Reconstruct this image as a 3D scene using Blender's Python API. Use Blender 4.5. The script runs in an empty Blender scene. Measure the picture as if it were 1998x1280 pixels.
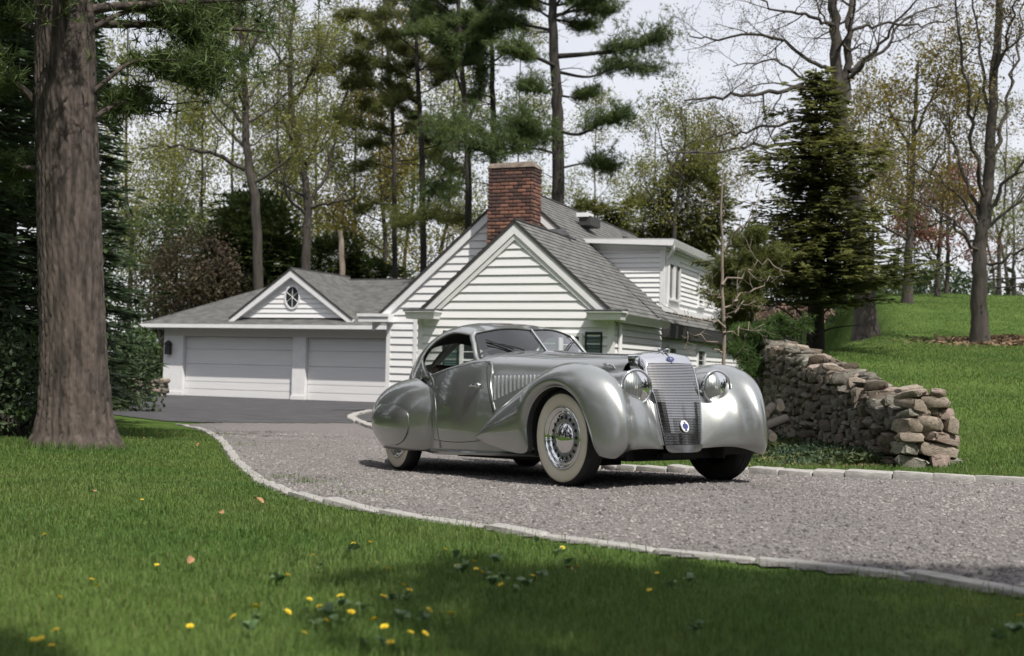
import bpy, math, random
import numpy as np
from mathutils import Matrix, Vector

# ---------------------------------------------------------------- camera, sky, sun, exposure
scene = bpy.context.scene
COL = scene.collection
F_PX, HOR, ROLL, CAM_H = 2250.0, 715.0, 0.022, 1.0          # lens in pixels of a 1998 px wide frame
_p = math.atan((HOR - 640) * math.cos(ROLL) / F_PX)
C_FW = np.array([0, math.cos(_p), math.sin(_p)]); _u = np.array([0, -math.sin(_p), math.cos(_p)]); _r = np.array([1.0, 0, 0])
C_RT = _r * math.cos(ROLL) + _u * math.sin(ROLL); C_UP = _u * math.cos(ROLL) - _r * math.sin(ROLL)
C_POS = np.array([0, 0, CAM_H])
cam_d = bpy.data.cameras.new('camera'); cam = bpy.data.objects.new('camera', cam_d); COL.objects.link(cam)
cam_d.sensor_width = 36; cam_d.lens = F_PX / 1998 * 36; cam_d.clip_end = 3000; cam_d.clip_start = 0.1
cam.matrix_world = Matrix([[C_RT[i], C_UP[i], -C_FW[i], C_POS[i]] for i in range(3)] + [[0, 0, 0, 1]])
cam_d.dof.use_dof = True; cam_d.dof.focus_distance = 9.6; cam_d.dof.aperture_fstop = 2.6
scene.camera = cam

SUN_EL, SUN_AZ = math.radians(56), math.radians(28)         # azimuth: from behind the camera towards the right
SDIR = Vector((math.sin(SUN_AZ) * math.cos(SUN_EL), -math.cos(SUN_AZ) * math.cos(SUN_EL), math.sin(SUN_EL)))
world = bpy.data.worlds.new('World'); scene.world = world; world.use_nodes = True
nt = world.node_tree; nt.nodes.clear()
wo = nt.nodes.new('ShaderNodeOutputWorld'); bg = nt.nodes.new('ShaderNodeBackground'); sky = nt.nodes.new('ShaderNodeTexSky')
sky.sky_type = 'NISHITA'; sky.sun_disc = False; sky.sun_elevation = SUN_EL
sky.sun_rotation = math.atan2(SDIR.x, SDIR.y); sky.air_density = 1.0; sky.dust_density = 2.0; sky.ozone_density = 1.0
tc = nt.nodes.new('ShaderNodeTexCoord'); mp = nt.nodes.new('ShaderNodeMapping'); mp.inputs['Scale'].default_value = (1.2, 1.2, 4.0)
nz = nt.nodes.new('ShaderNodeTexNoise'); nz.inputs['Scale'].default_value = 1.6; nz.inputs['Detail'].default_value = 5
rp = nt.nodes.new('ShaderNodeValToRGB'); rp.color_ramp.elements[0].position = 0.3; rp.color_ramp.elements[1].position = 0.7
rp.color_ramp.elements[0].color = (0.66, 0.66, 0.66, 1); rp.color_ramp.elements[1].color = (0.9, 0.9, 0.9, 1)
mx = nt.nodes.new('ShaderNodeMix'); mx.data_type = 'RGBA'
nt.links.new(tc.outputs['Generated'], mp.inputs['Vector']); nt.links.new(mp.outputs[0], nz.inputs['Vector'])
nt.links.new(nz.outputs['Fac'], rp.inputs['Fac']); nt.links.new(rp.outputs['Color'], mx.inputs[0])
nt.links.new(sky.outputs['Color'], mx.inputs[6]); mx.inputs[7].default_value = (7.6, 7.6, 7.95, 1)
nt.links.new(mx.outputs[2], bg.inputs['Color']); bg.inputs['Strength'].default_value = 0.1
nt.links.new(bg.outputs[0], wo.inputs['Surface'])

sun_d = bpy.data.lights.new('sun', 'SUN'); sun_d.energy = 4.1; sun_d.angle = math.radians(0.6); sun_d.color = (1.0, 0.95, 0.87)
sun = bpy.data.objects.new('sun', sun_d); COL.objects.link(sun)
sun.rotation_mode = 'QUATERNION'; sun.rotation_quaternion = SDIR.to_track_quat('Z', 'Y')
vs = scene.view_settings; vs.view_transform = 'Standard'; vs.look = 'None'; vs.exposure = 0.36; vs.gamma = 1.0; vs.use_curve_mapping = False
scene.cycles.max_bounces = 8; scene.cycles.transparent_max_bounces = 16; scene.cycles.caustics_reflective = False; scene.cycles.caustics_refractive = False

# ---------------------------------------------------------------- helpers
def at(px, py, Y):
    """world point at distance Y on the sight line through a photo pixel"""
    r = C_FW + C_RT * ((px - 999) / F_PX) + C_UP * ((640 - py) / F_PX)
    return C_POS + r * (Y / r[1])

class MB:
    """collects geometry for ONE mesh object"""
    def __init__(s): s.v = []; s.n = 0; s.f = []; s.m = []
    def add(s, verts, faces, mi=0):
        verts = np.asarray(verts, float).reshape(-1, 3)
        for fs in (faces if isinstance(faces, list) and len(faces) and isinstance(faces[0], np.ndarray) else [np.asarray(faces, int)]):
            if len(fs): s.f.append(np.asarray(fs, int) + s.n); s.m.append(np.full(len(fs), mi, int))
        s.v.append(verts); s.n += len(verts); return s
    def box(s, lo, hi, mi=0):
        x0, y0, z0 = lo; x1, y1, z1 = hi
        return s.hexa([(x0,y0,z0),(x1,y0,z0),(x1,y1,z0),(x0,y1,z0),(x0,y0,z1),(x1,y0,z1),(x1,y1,z1),(x0,y1,z1)], mi)
    def hexa(s, p, mi=0):
        return s.add(p, np.array([[0,3,2,1],[4,5,6,7],[0,1,5,4],[1,2,6,5],[2,3,7,6],[3,0,4,7]]), mi)
    def grid(s, P, mi=0, close_u=False, close_v=False, flip=False):
        P = np.asarray(P, float); a, b = P.shape[:2]; idx = np.arange(a * b).reshape(a, b)
        if close_u: idx = np.vstack([idx, idx[:1]])
        if close_v: idx = np.hstack([idx, idx[:, :1]])
        q = np.stack([idx[:-1, :-1], idx[1:, :-1], idx[1:, 1:], idx[:-1, 1:]], -1).reshape(-1, 4)
        if flip: q = q[:, ::-1]
        return s.add(P.reshape(-1, 3), q, mi)
    def tube(s, pts, rad, n=8, mi=0, cap=True, flat=1.0):
        pts = np.asarray(pts, float); k = len(pts); rad = np.broadcast_to(np.asarray(rad, float), (k,))
        t = np.gradient(pts, axis=0); t /= np.linalg.norm(t, axis=1)[:, None] + 1e-12
        ref = np.array([0, 0, 1.0]) if abs(t[0][2]) < 0.9 else np.array([1.0, 0, 0])
        a = np.cross(t, ref); a /= np.linalg.norm(a, axis=1)[:, None] + 1e-12; b = np.cross(t, a)
        ang = np.arange(n) / n * 2 * np.pi
        P = pts[:, None] + rad[:, None, None] * (np.cos(ang)[None, :, None] * a[:, None] + flat * np.sin(ang)[None, :, None] * b[:, None])
        base = s.n; s.grid(P, mi, close_v=True)
        if cap:
            s.f.append(np.array([list(range(n))]) + base); s.m.append(np.array([mi]))
            s.f.append(np.array([list(range(n))[::-1]]) + base + (k - 1) * n); s.m.append(np.array([mi]))
        return s
    def lathe(s, prof, n=48, axis='y', center=(0, 0, 0), mi=0, sgn=1):
        """prof: (radius, along-axis) pairs"""
        prof = np.asarray(prof, float); a = np.arange(n) / n * 2 * np.pi
        c, sn = np.cos(a), np.sin(a); r = prof[:, 0][:, None]; h = np.broadcast_to(prof[:, 1][:, None] * sgn, (len(prof), n))
        if axis == 'y': P = np.stack([r * c, h, r * sn], -1)
        elif axis == 'x': P = np.stack([h, r * c, r * sn], -1)
        else: P = np.stack([r * c, r * sn, h], -1)
        return s.grid(P + np.array(center), mi, close_v=True, flip=(axis != 'y') ^ (sgn < 0))
    def build(s, name, mats, parent=None, smooth=False, loc=None):
        me = bpy.data.meshes.new(name)
        V = np.concatenate(s.v) if s.v else np.zeros((0, 3))
        me.vertices.add(len(V)); me.vertices.foreach_set('co', V.astype(np.float32).ravel())
        loops = np.concatenate([f.ravel() for f in s.f]); tot = np.concatenate([np.full(len(f), f.shape[1], int) for f in s.f])
        me.loops.add(len(loops)); me.loops.foreach_set('vertex_index', loops.astype(np.int32))
        me.polygons.add(len(tot)); start = np.concatenate([[0], np.cumsum(tot)[:-1]])
        me.polygons.foreach_set('loop_start', start.astype(np.int32)); me.polygons.foreach_set('loop_total', tot.astype(np.int32))
        me.polygons.foreach_set('material_index', np.concatenate(s.m).astype(np.int32))
        me.polygons.foreach_set('use_smooth', np.full(len(tot), bool(smooth)))
        me.update(calc_edges=True)
        for m in (mats if isinstance(mats, (list, tuple)) else [mats]): me.materials.append(m)
        if smooth and smooth != 'all': me.set_sharp_from_angle(angle=math.radians(40 if smooth is True else smooth))
        o = bpy.data.objects.new(name, me); COL.objects.link(o)
        if parent is not None: o.parent = parent
        if loc is not None: o.location = loc
        return o

def tag(o, label=None, cat=None, group=None, kind=None):
    if label: o['label'] = label
    if cat: o['category'] = cat
    if group: o['group'] = group
    if kind: o['kind'] = kind
    return o
def empty(name, label, cat, loc=(0, 0, 0), rz=0, group=None):
    o = bpy.data.objects.new(name, None); COL.objects.link(o); o.location = loc; o.rotation_euler = (0, 0, rz); o.empty_display_size = 0.2
    return tag(o, label, cat, group)
def link_copy(o, parent=None):
    c = o.copy(); COL.objects.link(c)
    if parent is not None: c.parent = parent
    return c
def copy_tree(o, parent=None):
    c = link_copy(o, parent)
    for ch in list(o.children): copy_tree(ch, c)
    return c
def inst(name, me, parent, loc, rot=(0, 0, 0), scale=(1, 1, 1)):
    o = bpy.data.objects.new(name, me); COL.objects.link(o); o.parent = parent; o.location = loc; o.rotation_euler = rot; o.scale = scale
    return o

def cr(P, n):
    """Catmull-Rom through the points along axis 0, n samples"""
    P = np.asarray(P, float); k = len(P); t = np.linspace(0, k - 1, n); i = np.minimum(t.astype(int), k - 2); f = (t - i).reshape((-1,) + (1,) * (P.ndim - 1))
    E = np.concatenate([2 * P[:1] - P[1:2], P, 2 * P[-1:] - P[-2:-1]]); a, b, c, d = E[i], E[i + 1], E[i + 2], E[i + 3]
    return 0.5 * (2 * b + (c - a) * f + (2 * a - 5 * b + 4 * c - d) * f ** 2 + (3 * b - a - 3 * c + d) * f ** 3)
def crt(P, t):
    P = np.asarray(P, float); k = len(P); t = np.clip(np.asarray(t, float), 0, k - 1); i = np.minimum(t.astype(int), k - 2); f = (t - i).reshape(t.shape + (1,) * (P.ndim - 1))
    E = np.concatenate([2 * P[:1] - P[1:2], P, 2 * P[-1:] - P[-2:-1]]); a, b, c, d = E[i], E[i + 1], E[i + 2], E[i + 3]
    return 0.5 * (2 * b + (c - a) * f + (2 * a - 5 * b + 4 * c - d) * f ** 2 + (3 * b - a - 3 * c + d) * f ** 3)
def surf(rows, nu, nv):
    A = cr(np.asarray(rows, float), nu); return np.swapaxes(cr(np.swapaxes(A, 0, 1), nv), 0, 1)
def vnoise(p, seed=0):
    """cheap smooth pseudo-noise of 3-D points, about -1..1"""
    r = np.random.RandomState(seed); out = 0
    for k in range(5):
        d = r.normal(size=3) * (0.7 + 0.5 * k); out = out + np.sin(p @ d + r.uniform(0, 6.28)) / (1 + 0.35 * k)
    return out / 3.0

# ---------------------------------------------------------------- materials
MATS = {}
def mat(name, col, rough=0.6, metal=0.0, var=0.0, vscale=6.0, col2=None, bump=0.0, bscale=30.0, coat=0.0, spec=0.5, island=0.0, trans=0.0, stretch=(1, 1, 1), detail=4, sheen=0.0):
    if name in MATS: return MATS[name]
    m = bpy.data.materials.new(name); m.use_nodes = True; t = m.node_tree; N = t.nodes; L = t.links
    b = N['Principled BSDF']; b.inputs['Roughness'].default_value = rough; b.inputs['Metallic'].default_value = metal
    b.inputs['Specular IOR Level'].default_value = spec; b.inputs['Coat Weight'].default_value = coat; b.inputs['Coat Roughness'].default_value = 0.03
    c = (*col, 1); out = None; b.inputs['Base Color'].default_value = c
    tcn = N.new('ShaderNodeTexCoord'); mpn = N.new('ShaderNodeMapping'); mpn.inputs['Scale'].default_value = stretch; L.new(tcn.outputs['Object'], mpn.inputs['Vector'])
    if var or col2:
        n = N.new('ShaderNodeTexNoise'); n.inputs['Scale'].default_value = vscale; n.inputs['Detail'].default_value = detail; L.new(mpn.outputs[0], n.inputs['Vector'])
        r = N.new('ShaderNodeValToRGB'); r.color_ramp.elements[0].position = 0.35; r.color_ramp.elements[1].position = 0.65
        c2 = (*col2, 1) if col2 else tuple(min(1, x * (1 + var)) for x in col) + (1,)
        r.color_ramp.elements[0].color = tuple(x * (1 - var) for x in col) + (1,) if not col2 else c; r.color_ramp.elements[1].color = c2
        L.new(n.outputs['Fac'], r.inputs['Fac']); out = r.outputs['Color']
    if island:
        g = N.new('ShaderNodeNewGeometry'); h = N.new('ShaderNodeHueSaturation'); mr = N.new('ShaderNodeMapRange')
        mr.inputs['To Min'].default_value = 1 - island; mr.inputs['To Max'].default_value = 1 + island; L.new(g.outputs['Random Per Island'], mr.inputs['Value'])
        L.new(mr.outputs[0], h.inputs['Value'])
        if out: L.new(out, h.inputs['Color'])
        else: h.inputs['Color'].default_value = c
        out = h.outputs['Color']
    if out: L.new(out, b.inputs['Base Color'])
    if bump:
        n2 = N.new('ShaderNodeTexNoise'); n2.inputs['Scale'].default_value = bscale; n2.inputs['Detail'].default_value = 6; L.new(mpn.outputs[0], n2.inputs['Vector'])
        bp = N.new('ShaderNodeBump'); bp.inputs['Strength'].default_value = bump; bp.inputs['Distance'].default_value = 0.02; L.new(n2.outputs['Fac'], bp.inputs['Height']); L.new(bp.outputs[0], b.inputs['Normal'])
    if trans:
        tr = N.new('ShaderNodeBsdfTranslucent'); ms = N.new('ShaderNodeMixShader'); ms.inputs[0].default_value = trans; o = N['Material Output']
        if out: L.new(out, tr.inputs['Color'])
        else: tr.inputs['Color'].default_value = c
        L.new(b.outputs[0], ms.inputs[1]); L.new(tr.outputs[0], ms.inputs[2]); L.new(ms.outputs[0], o.inputs['Surface'])
    MATS[name] = m; return m
def thin_glass(name, tint=(0.9, 0.93, 0.92), ior=1.55, boost=1.0):
    if name in MATS: return MATS[name]
    m = bpy.data.materials.new(name); m.use_nodes = True; t = m.node_tree; N = t.nodes; L = t.links; N.remove(N['Principled BSDF'])
    tr = N.new('ShaderNodeBsdfTransparent'); tr.inputs[0].default_value = (*tint, 1); gl = N.new('ShaderNodeBsdfGlossy'); gl.inputs['Roughness'].default_value = 0.01
    fr = N.new('ShaderNodeFresnel'); fr.inputs['IOR'].default_value = ior; mm = N.new('ShaderNodeMath'); mm.operation = 'MULTIPLY'; mm.inputs[1].default_value = boost; mm.use_clamp = True
    ms = N.new('ShaderNodeMixShader'); L.new(fr.outputs[0], mm.inputs[0]); L.new(mm.outputs[0], ms.inputs[0]); L.new(tr.outputs[0], ms.inputs[1]); L.new(gl.outputs[0], ms.inputs[2]); L.new(ms.outputs[0], N['Material Output'].inputs['Surface'])
    MATS[name] = m; return m
# ================================================================ terrain
HA = math.radians(21.8)                                       # the house is turned by this against the camera
H_O = np.array([1.87, 21.5, 0.0]); H_U = np.array([math.cos(HA), -math.sin(HA), 0]); H_V = np.array([math.sin(HA), math.cos(HA), 0])
def hw(u, v, z=0.0): return H_O + H_U * u + H_V * v + np.array([0, 0, z])
CTRL = np.array([(.47,8.82,.091),(1.73,9.48,.103),(-1.07,11.73,-.081),(.19,12.4,-.07),(-3,18,-.17),(0,20,-.15),(-7,36.9,-.22),(-14,42,-.22),(-3,30,-.2),(4,17,-.08),(3.5,13.5,.03),
  (2.5,6.5,.165),(0,4,.15),(-3,6,.11),(3.2,4,.19),(6,8,.17),(5,10.8,.14),(9,10.5,.16),(-6,4,.2),(-4.5,11.8,.05),(-8,12,.12),(-10,20,.0),(-14,28,-.1),(-3.2,10,-.0),(0,0,.17),(-6,-4,.25),(6,-4,.25),(12,2,.2),(0,50,-.2),(-25,60,-.1),(-25,20,.1),(14,12,.2)])
_d = np.linalg.norm(CTRL[:, None, :2] - CTRL[None, :, :2], axis=-1)
_w = np.linalg.solve(np.block([[np.sqrt(_d**2 + 1.0) + 0*np.eye(len(CTRL)), np.ones((len(CTRL), 1))], [np.ones((1, len(CTRL))), np.zeros((1, 1))]]), np.concatenate([CTRL[:, 2], [0]]))
def base_z(X, Y):
    X, Y = np.broadcast_arrays(np.asarray(X, float), np.asarray(Y, float)); Xc = np.clip(X, -28, 18); Yc = np.clip(Y, -8, 62)
    d = np.sqrt((Xc[..., None] - CTRL[:, 0]) ** 2 + (Yc[..., None] - CTRL[:, 1]) ** 2 + 1.0); return d @ _w[:-1] + _w[-1]
W_LINE = np.array([(4.03, 11.2), (4.22, 14), (4.42, 18), (4.75, 21.5), (6.2, 26.5), (9.2, 34), (11, 45), (12, 60), (13, 200)])   # centre line of the retaining wall, then the foot of the bank
HY = np.array([10.0, 11.2, 13, 16, 20, 24, 28, 32, 38, 46, 55, 70, 120]); HZ = np.array([.0, .06, .28, .72, 1.28, 1.62, 1.92, 2.40, 3.35, 4.4, 4.75, 4.8, 4.8])
def ground(X, Y):
    X, Y = np.broadcast_arrays(np.asarray(X, float), np.asarray(Y, float)); b = base_z(X, Y)
    wx = np.interp(Y, W_LINE[:, 1], W_LINE[:, 0]); soft = np.interp(Y, [11, 20, 24, 40], [.30, .30, 1.5, 3.0])
    t = np.clip((X - wx + .05) / soft, 0, 1); t = t * t * (3 - 2 * t)
    far = np.clip((X - 4.2) * .0 + 1, 0, 1)
    return b + t * np.interp(Y, HY, HZ) * far + .02 * np.sin(X * 1.3 + .4) * np.sin(Y * .9) * np.clip((Y - 10) / 10, 0, 1) * t
def gz(X, Y): return float(ground(X, Y))
def hit(px, py, up=0.0):
    """where the sight line of a photo pixel meets the ground"""
    r = C_FW + C_RT * ((px - 999) / F_PX) + C_UP * ((640 - py) / F_PX); lo = 0
    ts = np.concatenate([np.linspace(1.5, 60, 2400)]); P = C_POS + r[None] * ts[:, None]; k = np.argmax(P[:, 2] < ground(P[:, 0], P[:, 1]) + up); return P[k]

LAWN = mat('lawn_soil_and_grass', (0.050, 0.090, 0.018), rough=1.0, col2=(0.085, 0.135, 0.030), vscale=.9, bump=.9, bscale=55, spec=.1, detail=8)
GRAVEL = mat('crushed_stone', (0.122, 0.114, 0.111), rough=.95, col2=(0.21, 0.194, 0.189), vscale=34, bump=1.0, bscale=36, spec=.2, detail=7)
ASPHALT = mat('asphalt', (0.050, 0.050, 0.054), rough=.9, col2=(0.085, 0.083, 0.086), vscale=2.2, bump=.3, bscale=120, spec=.3, detail=8, stretch=(1, 2.5, 1))
def axis_pts(lo, near_lo, near_hi, hi, fine, coarse):
    a = np.concatenate([-np.geomspace(1, 1 + near_lo - lo, coarse)[::-1] + 1 + near_lo, np.arange(near_lo + fine, near_hi, fine), np.geomspace(1, 1 + hi - near_hi, coarse) - 1 + near_hi]); return np.unique(np.round(a, 4))
gxs = axis_pts(-400, -16, 22, 400, .26, 26); gys = axis_pts(-200, -2, 50, 700, .28, 26)
GXm, GYm = np.meshgrid(gxs, gys, indexing='ij')
tag(MB().grid(np.stack([GXm, GYm, ground(GXm, GYm)], -1)).build('lawn', LAWN, smooth='all'), kind='structure')

# drive: boundary polylines (world), sheets 4 mm above the lawn sheet
near_px = [(1998,1138),(1929,1128),(1824,1114),(1719,1101),(1614,1092),(1510,1083),(1400,1069),(1313,1062),(1225,1051),(1120,1039),(1015,1025),(945,1012),(868,1002),(770,990),(700,979),(620,965),(570,952),(520,934),(490,914),(462,892),(447,872),(432,854),(410,840),(385,831),(352,824)]
near = np.array([hit(x, y, .05)[:2] for x, y in near_px]); d0 = near[0] - near[2]; near = np.vstack([near[0] + d0 / np.linalg.norm(d0) * np.array([[9.0], [4.0], [1.5]]), near])
far_px = [(1998,931),(1931,928),(1837,925),(1744,922.5),(1650,919),(1556,916),(1462,913),(1335,911),(1180,905)]
far_r = np.array([hit(x, y, .06)[:2] for x, y in far_px]); d0 = far_r[0] - far_r[2]
far = np.vstack([far_r[0] + d0 / np.linalg.norm(d0) * np.array([[9.0], [4.0], [1.5]]), far_r, [(-.1, 14.6), (-1.0, 16.6), (-1.75, 18.3)], [hit(735, 834, .04)[:2], hit(705, 824, .04)[:2], hit(686, 815, .04)[:2], hit(694, 808, .04)[:2], hit(715, 803, .04)[:2], hit(745, 799, .04)[:2]], [(-1.6, 26.5), (.2, 27)]])
def resample(P, n):
    s = np.concatenate([[0], np.cumsum(np.linalg.norm(np.diff(P, axis=0), axis=1))]); t = np.linspace(0, s[-1], n); return np.stack([np.interp(t, s, P[:, k]) for k in (0, 1)], -1), s[-1]
near_s, far_s = cr(near, 160), cr(far, 160)
def in_poly(P, poly):
    x, y = P[:, 0], P[:, 1]; ins = np.zeros(len(P), bool); j = len(poly) - 1
    for i in range(len(poly)):
        xi, yi, xj, yj = *poly[i], *poly[j]; c = ((yi > y) != (yj > y)) & (x < (xj - xi) * (y - yi) / (yj - yi + 1e-12) + xi); ins ^= c; j = i
    return ins
asph = np.array([hit(352, 824)[:2], (-9.5, 24), (-16, 30), (-24, 40), (-8, 44), (4, 34), (.2, 27), (-1.6, 26.5), hit(690, 826)[:2]])
drive_poly = np.vstack([near_s, far_s[:130][::-1]])
def sheet(name, poly, dz, m, step, kind='structure', keep=None):
    lo, hi = poly.min(0), poly.max(0); xs_, ys_ = np.arange(lo[0], hi[0] + step, step), np.arange(lo[1], hi[1] + step, step)
    A, B = np.meshgrid(xs_, ys_, indexing='ij'); n = A.shape; ok = in_poly(np.stack([A.ravel(), B.ravel()], -1), poly).reshape(n)
    idx = np.arange(A.size).reshape(n); cell = ok[:-1, :-1] | ok[1:, :-1] | ok[1:, 1:] | ok[:-1, 1:]
    q = np.stack([idx[:-1, :-1], idx[1:, :-1], idx[1:, 1:], idx[:-1, 1:]], -1)[cell]
    return tag(MB().add(np.stack([A, B, ground(A, B) + dz], -1).reshape(-1, 3), q).build(name, m, smooth='all'), kind=kind)
sheet('gravel_drive', drive_poly, .010, GRAVEL, .08)
sheet('asphalt_court', asph, .016, ASPHALT, .2)

# kerb stones
GRANITE = mat('granite', (0.28, 0.272, 0.26), rough=.85, col2=(0.43, 0.415, 0.395), vscale=9, bump=.5, bscale=45, detail=6)
rng = np.random.RandomState(5)
def stone_mesh(name, m, seed, size=(1, 1, 1), rough=.12, sub=2, p=7.0, jit=0.0):
    """six-sided block with rounded arrises, uneven faces"""
    import bmesh
    r = np.random.RandomState(seed); g = np.array([-1, -.82, 0, .82, 1]) if sub == 2 else np.array([-1, -.85, .85, 1]); mb = MB()
    for ax in range(3):
        for sg in (-1, 1):
            A, B = np.meshgrid(g, g, indexing='ij'); P = np.zeros(A.shape + (3,)); P[..., ax] = sg; P[..., (ax + 1) % 3] = A; P[..., (ax + 2) % 3] = B
            q = P / (np.abs(P) ** p).sum(-1, keepdims=True) ** (1 / p); d = vnoise(q * 1.6, seed) * rough + vnoise(q * 4.1, seed + 7) * rough * .45 + 1; mb.grid(q * d[..., None] * .5 * np.array(size), flip=(sg < 0))
    o = mb.build(name, m, smooth=False); me = o.data; bpy.data.objects.remove(o)
    b = bmesh.new(); b.from_mesh(me); bmesh.ops.remove_doubles(b, verts=b.verts, dist=1e-4)
    if jit:
        for v in b.verts: v.co += Vector(r.normal(0, jit, 3))
    for f in b.faces: f.smooth = True
    b.to_mesh(me); b.free(); me.set_sharp_from_angle(angle=math.radians(38)); return me
kst = [stone_mesh('kerb_stone', GRANITE, k, rough=.06, p=9.0, jit=.012) for k in range(6)]
def kerb(name, label, line, length, width, height, dz, jit):
    k = empty(name, label, 'kerb'); _, L = resample(line, 10); s = np.concatenate([[0], np.cumsum(np.linalg.norm(np.diff(line, axis=0), axis=1))]); t = 0
    while t < L - .05:
        l = length * rng.uniform(.7, 1.35); a = np.array([np.interp(t, s, line[:, i]) for i in (0, 1)]); b = np.array([np.interp(min(L, t + l), s, line[:, i]) for i in (0, 1)]); c = (a + b) / 2; ang = math.atan2(b[1] - a[1], b[0] - a[0])
        o = inst('kerb_stone', kst[rng.randint(6)], k, (c[0], c[1], gz(*c) + dz + rng.uniform(-.008, .008)), (rng.uniform(-.05, .05), rng.uniform(-.03, .03), ang + rng.uniform(-.05, .05)), (l * 1.02, width * rng.uniform(.85, 1.15), height)); t += l
    return k
kerb('granite_kerb', 'long pale granite kerb curving between the front lawn and the gravel', near_s[4:], .55, .10, .12, -.034, 0)
kerb('granite_kerb', 'pale kerb of short granite blocks along the far side of the drive by the stone wall', far_s[4:], .30, .17, .11, .010, 0)

# loose crushed stone lying on the drive: real pieces, far too many to count
r = np.random.RandomState(11); C = np.stack([r.uniform(-5.5, 6.5, 420000), r.uniform(4.2, 19, 420000)], -1)
keep = (np.abs(C[:, 0]) < .56 * C[:, 1] + .6) & in_poly(C, drive_poly) & (r.rand(len(C)) < np.clip((8 / C[:, 1]) ** 1.2, 0, 1)); C = C[keep][:62000]; n = len(C)
oct_v = np.array([(1,0,0),(0,1,0),(-1,0,0),(0,-1,0),(0,0,1),(0,0,-1)], float); oct_f = np.array([(0,1,4),(1,2,4),(2,3,4),(3,0,4)])
sz = r.uniform(.0045, .0105, n) * (1 + .8 * (r.rand(n) < .12)); jit = r.uniform(.55, 1.25, (n, 6, 1)); ang = r.uniform(0, 6.28, n); V = oct_v[None] * jit; ca, sa = np.cos(ang)[:, None], np.sin(ang)[:, None]
V = np.stack([V[..., 0] * ca - V[..., 1] * sa, V[..., 0] * sa + V[..., 1] * ca, V[..., 2] * .7 + .1], -1) * sz[:, None, None] + np.stack([C[:, 0], C[:, 1], ground(C[:, 0], C[:, 1]) + .011], -1)[:, None]
Fq = (oct_f[None] + (np.arange(n) * 6)[:, None, None]).reshape(-1, 3)
PEB = mat('gravel_chips', (0.148, 0.138, 0.134), rough=.9, island=.6, col2=(0.22, 0.203, 0.197), vscale=.45)
tag(MB().add(V.reshape(-1, 3), Fq).build('gravel', PEB), kind='stuff')

# ---------------------------------------------------------------- fieldstone retaining wall
wall = empty('stone_wall', 'fieldstone retaining wall with a rounded boulder end, right of the car', 'wall')
FIELD = [mat('fieldstone_brown_shade', (0.085, 0.068, 0.050), rough=.95, col2=(0.15, 0.122, 0.095), vscale=5, bump=.5, bscale=18), mat('fieldstone_grey_shade', (0.10, 0.09, 0.075), rough=.95, col2=(0.17, 0.155, 0.13), vscale=4, bump=.5, bscale=16), mat('fieldstone_tan', (0.20, 0.165, 0.13), rough=.95, col2=(0.34, 0.285, 0.235), vscale=6, bump=.7, bscale=18), mat('fieldstone_pinkish', (0.23, 0.17, 0.145), rough=.95, col2=(0.31, 0.25, 0.215), vscale=6, bump=.7, bscale=16), mat('fieldstone_lichen', (0.16, 0.15, 0.125), rough=.95, col2=(0.30, 0.285, 0.24), vscale=9, bump=.7, bscale=20)]  # brown and grey ones darkened: shade of the wall face put into the colour
wst = [stone_mesh('wall_stone', FIELD[k % 3] if k % 3 < 2 else FIELD[(2, 3, 4, 2)[k // 3]], 40 + k, rough=.30, p=3.0, jit=.030) for k in range(12)]
wz_top = lambda Y: np.interp(Y, [11.0, 12.0, 14, 17, 20.5, 23], [.66, .74, 1.02, 1.34, 1.60, 1.70])
core = MB(); Ys = np.linspace(11.3, 22.5, 30); wxs = np.interp(Ys, W_LINE[:, 1], W_LINE[:, 0])
lo = np.array([base_z(x - .3, y) - .1 for x, y in zip(wxs, Ys)]); hi = np.array([wz_top(y) - .12 for y in Ys])
prof = np.stack([np.stack([wxs - .21, Ys, lo], -1), np.stack([wxs - .19, Ys, hi], -1), np.stack([wxs + .22, Ys, hi], -1), np.stack([wxs + .22, Ys, lo], -1)], 1)
core.grid(prof, close_v=True, flip=True); core.add(prof[0], np.array([[0, 1, 2, 3]])); core.build('wall_core', mat('wall_mortar', (0.045, 0.038, 0.03), rough=1.0, col2=(.08, .07, .055), vscale=9, bump=.6), wall)
rw = np.random.RandomState(3)
def put_stone(x, y, z, sx, sy, sz, k=None): inst('stone', wst[rw.randint(12) if k is None else k], wall, (x, y, z), (rw.uniform(-.2, .2), rw.uniform(-.2, .2), rw.uniform(-.4, .4) + math.pi * rw.randint(2)), (sx, sy, sz))
z = base_z(4.0, 11.2) - .02                                       # the boulder end facing the drive
rows_h = [.15, .12, .10, .13, .09, .11, .07]
for row, h in enumerate(rows_h):
    x = 3.70 + .012 * row + rw.uniform(0, .02); xe = 4.36 - .030 * row
    while x < xe - .06:
        w = min(rw.uniform(.13, .34) * (1.15 if row < 4 else .85), max(.12, xe - x)); hh_ = h * rw.uniform(.85, 1.25); put_stone(x + w / 2, 11.12 + rw.uniform(-.05, .04) + .012 * row, z + hh_ / 2 - .01, w * 1.06, .34, hh_ * 1.15, [2, 5, 11, 2, 5, 8, 11, 5][rw.randint(8)]); x += w
    z += h
Yc = 11.35
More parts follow.
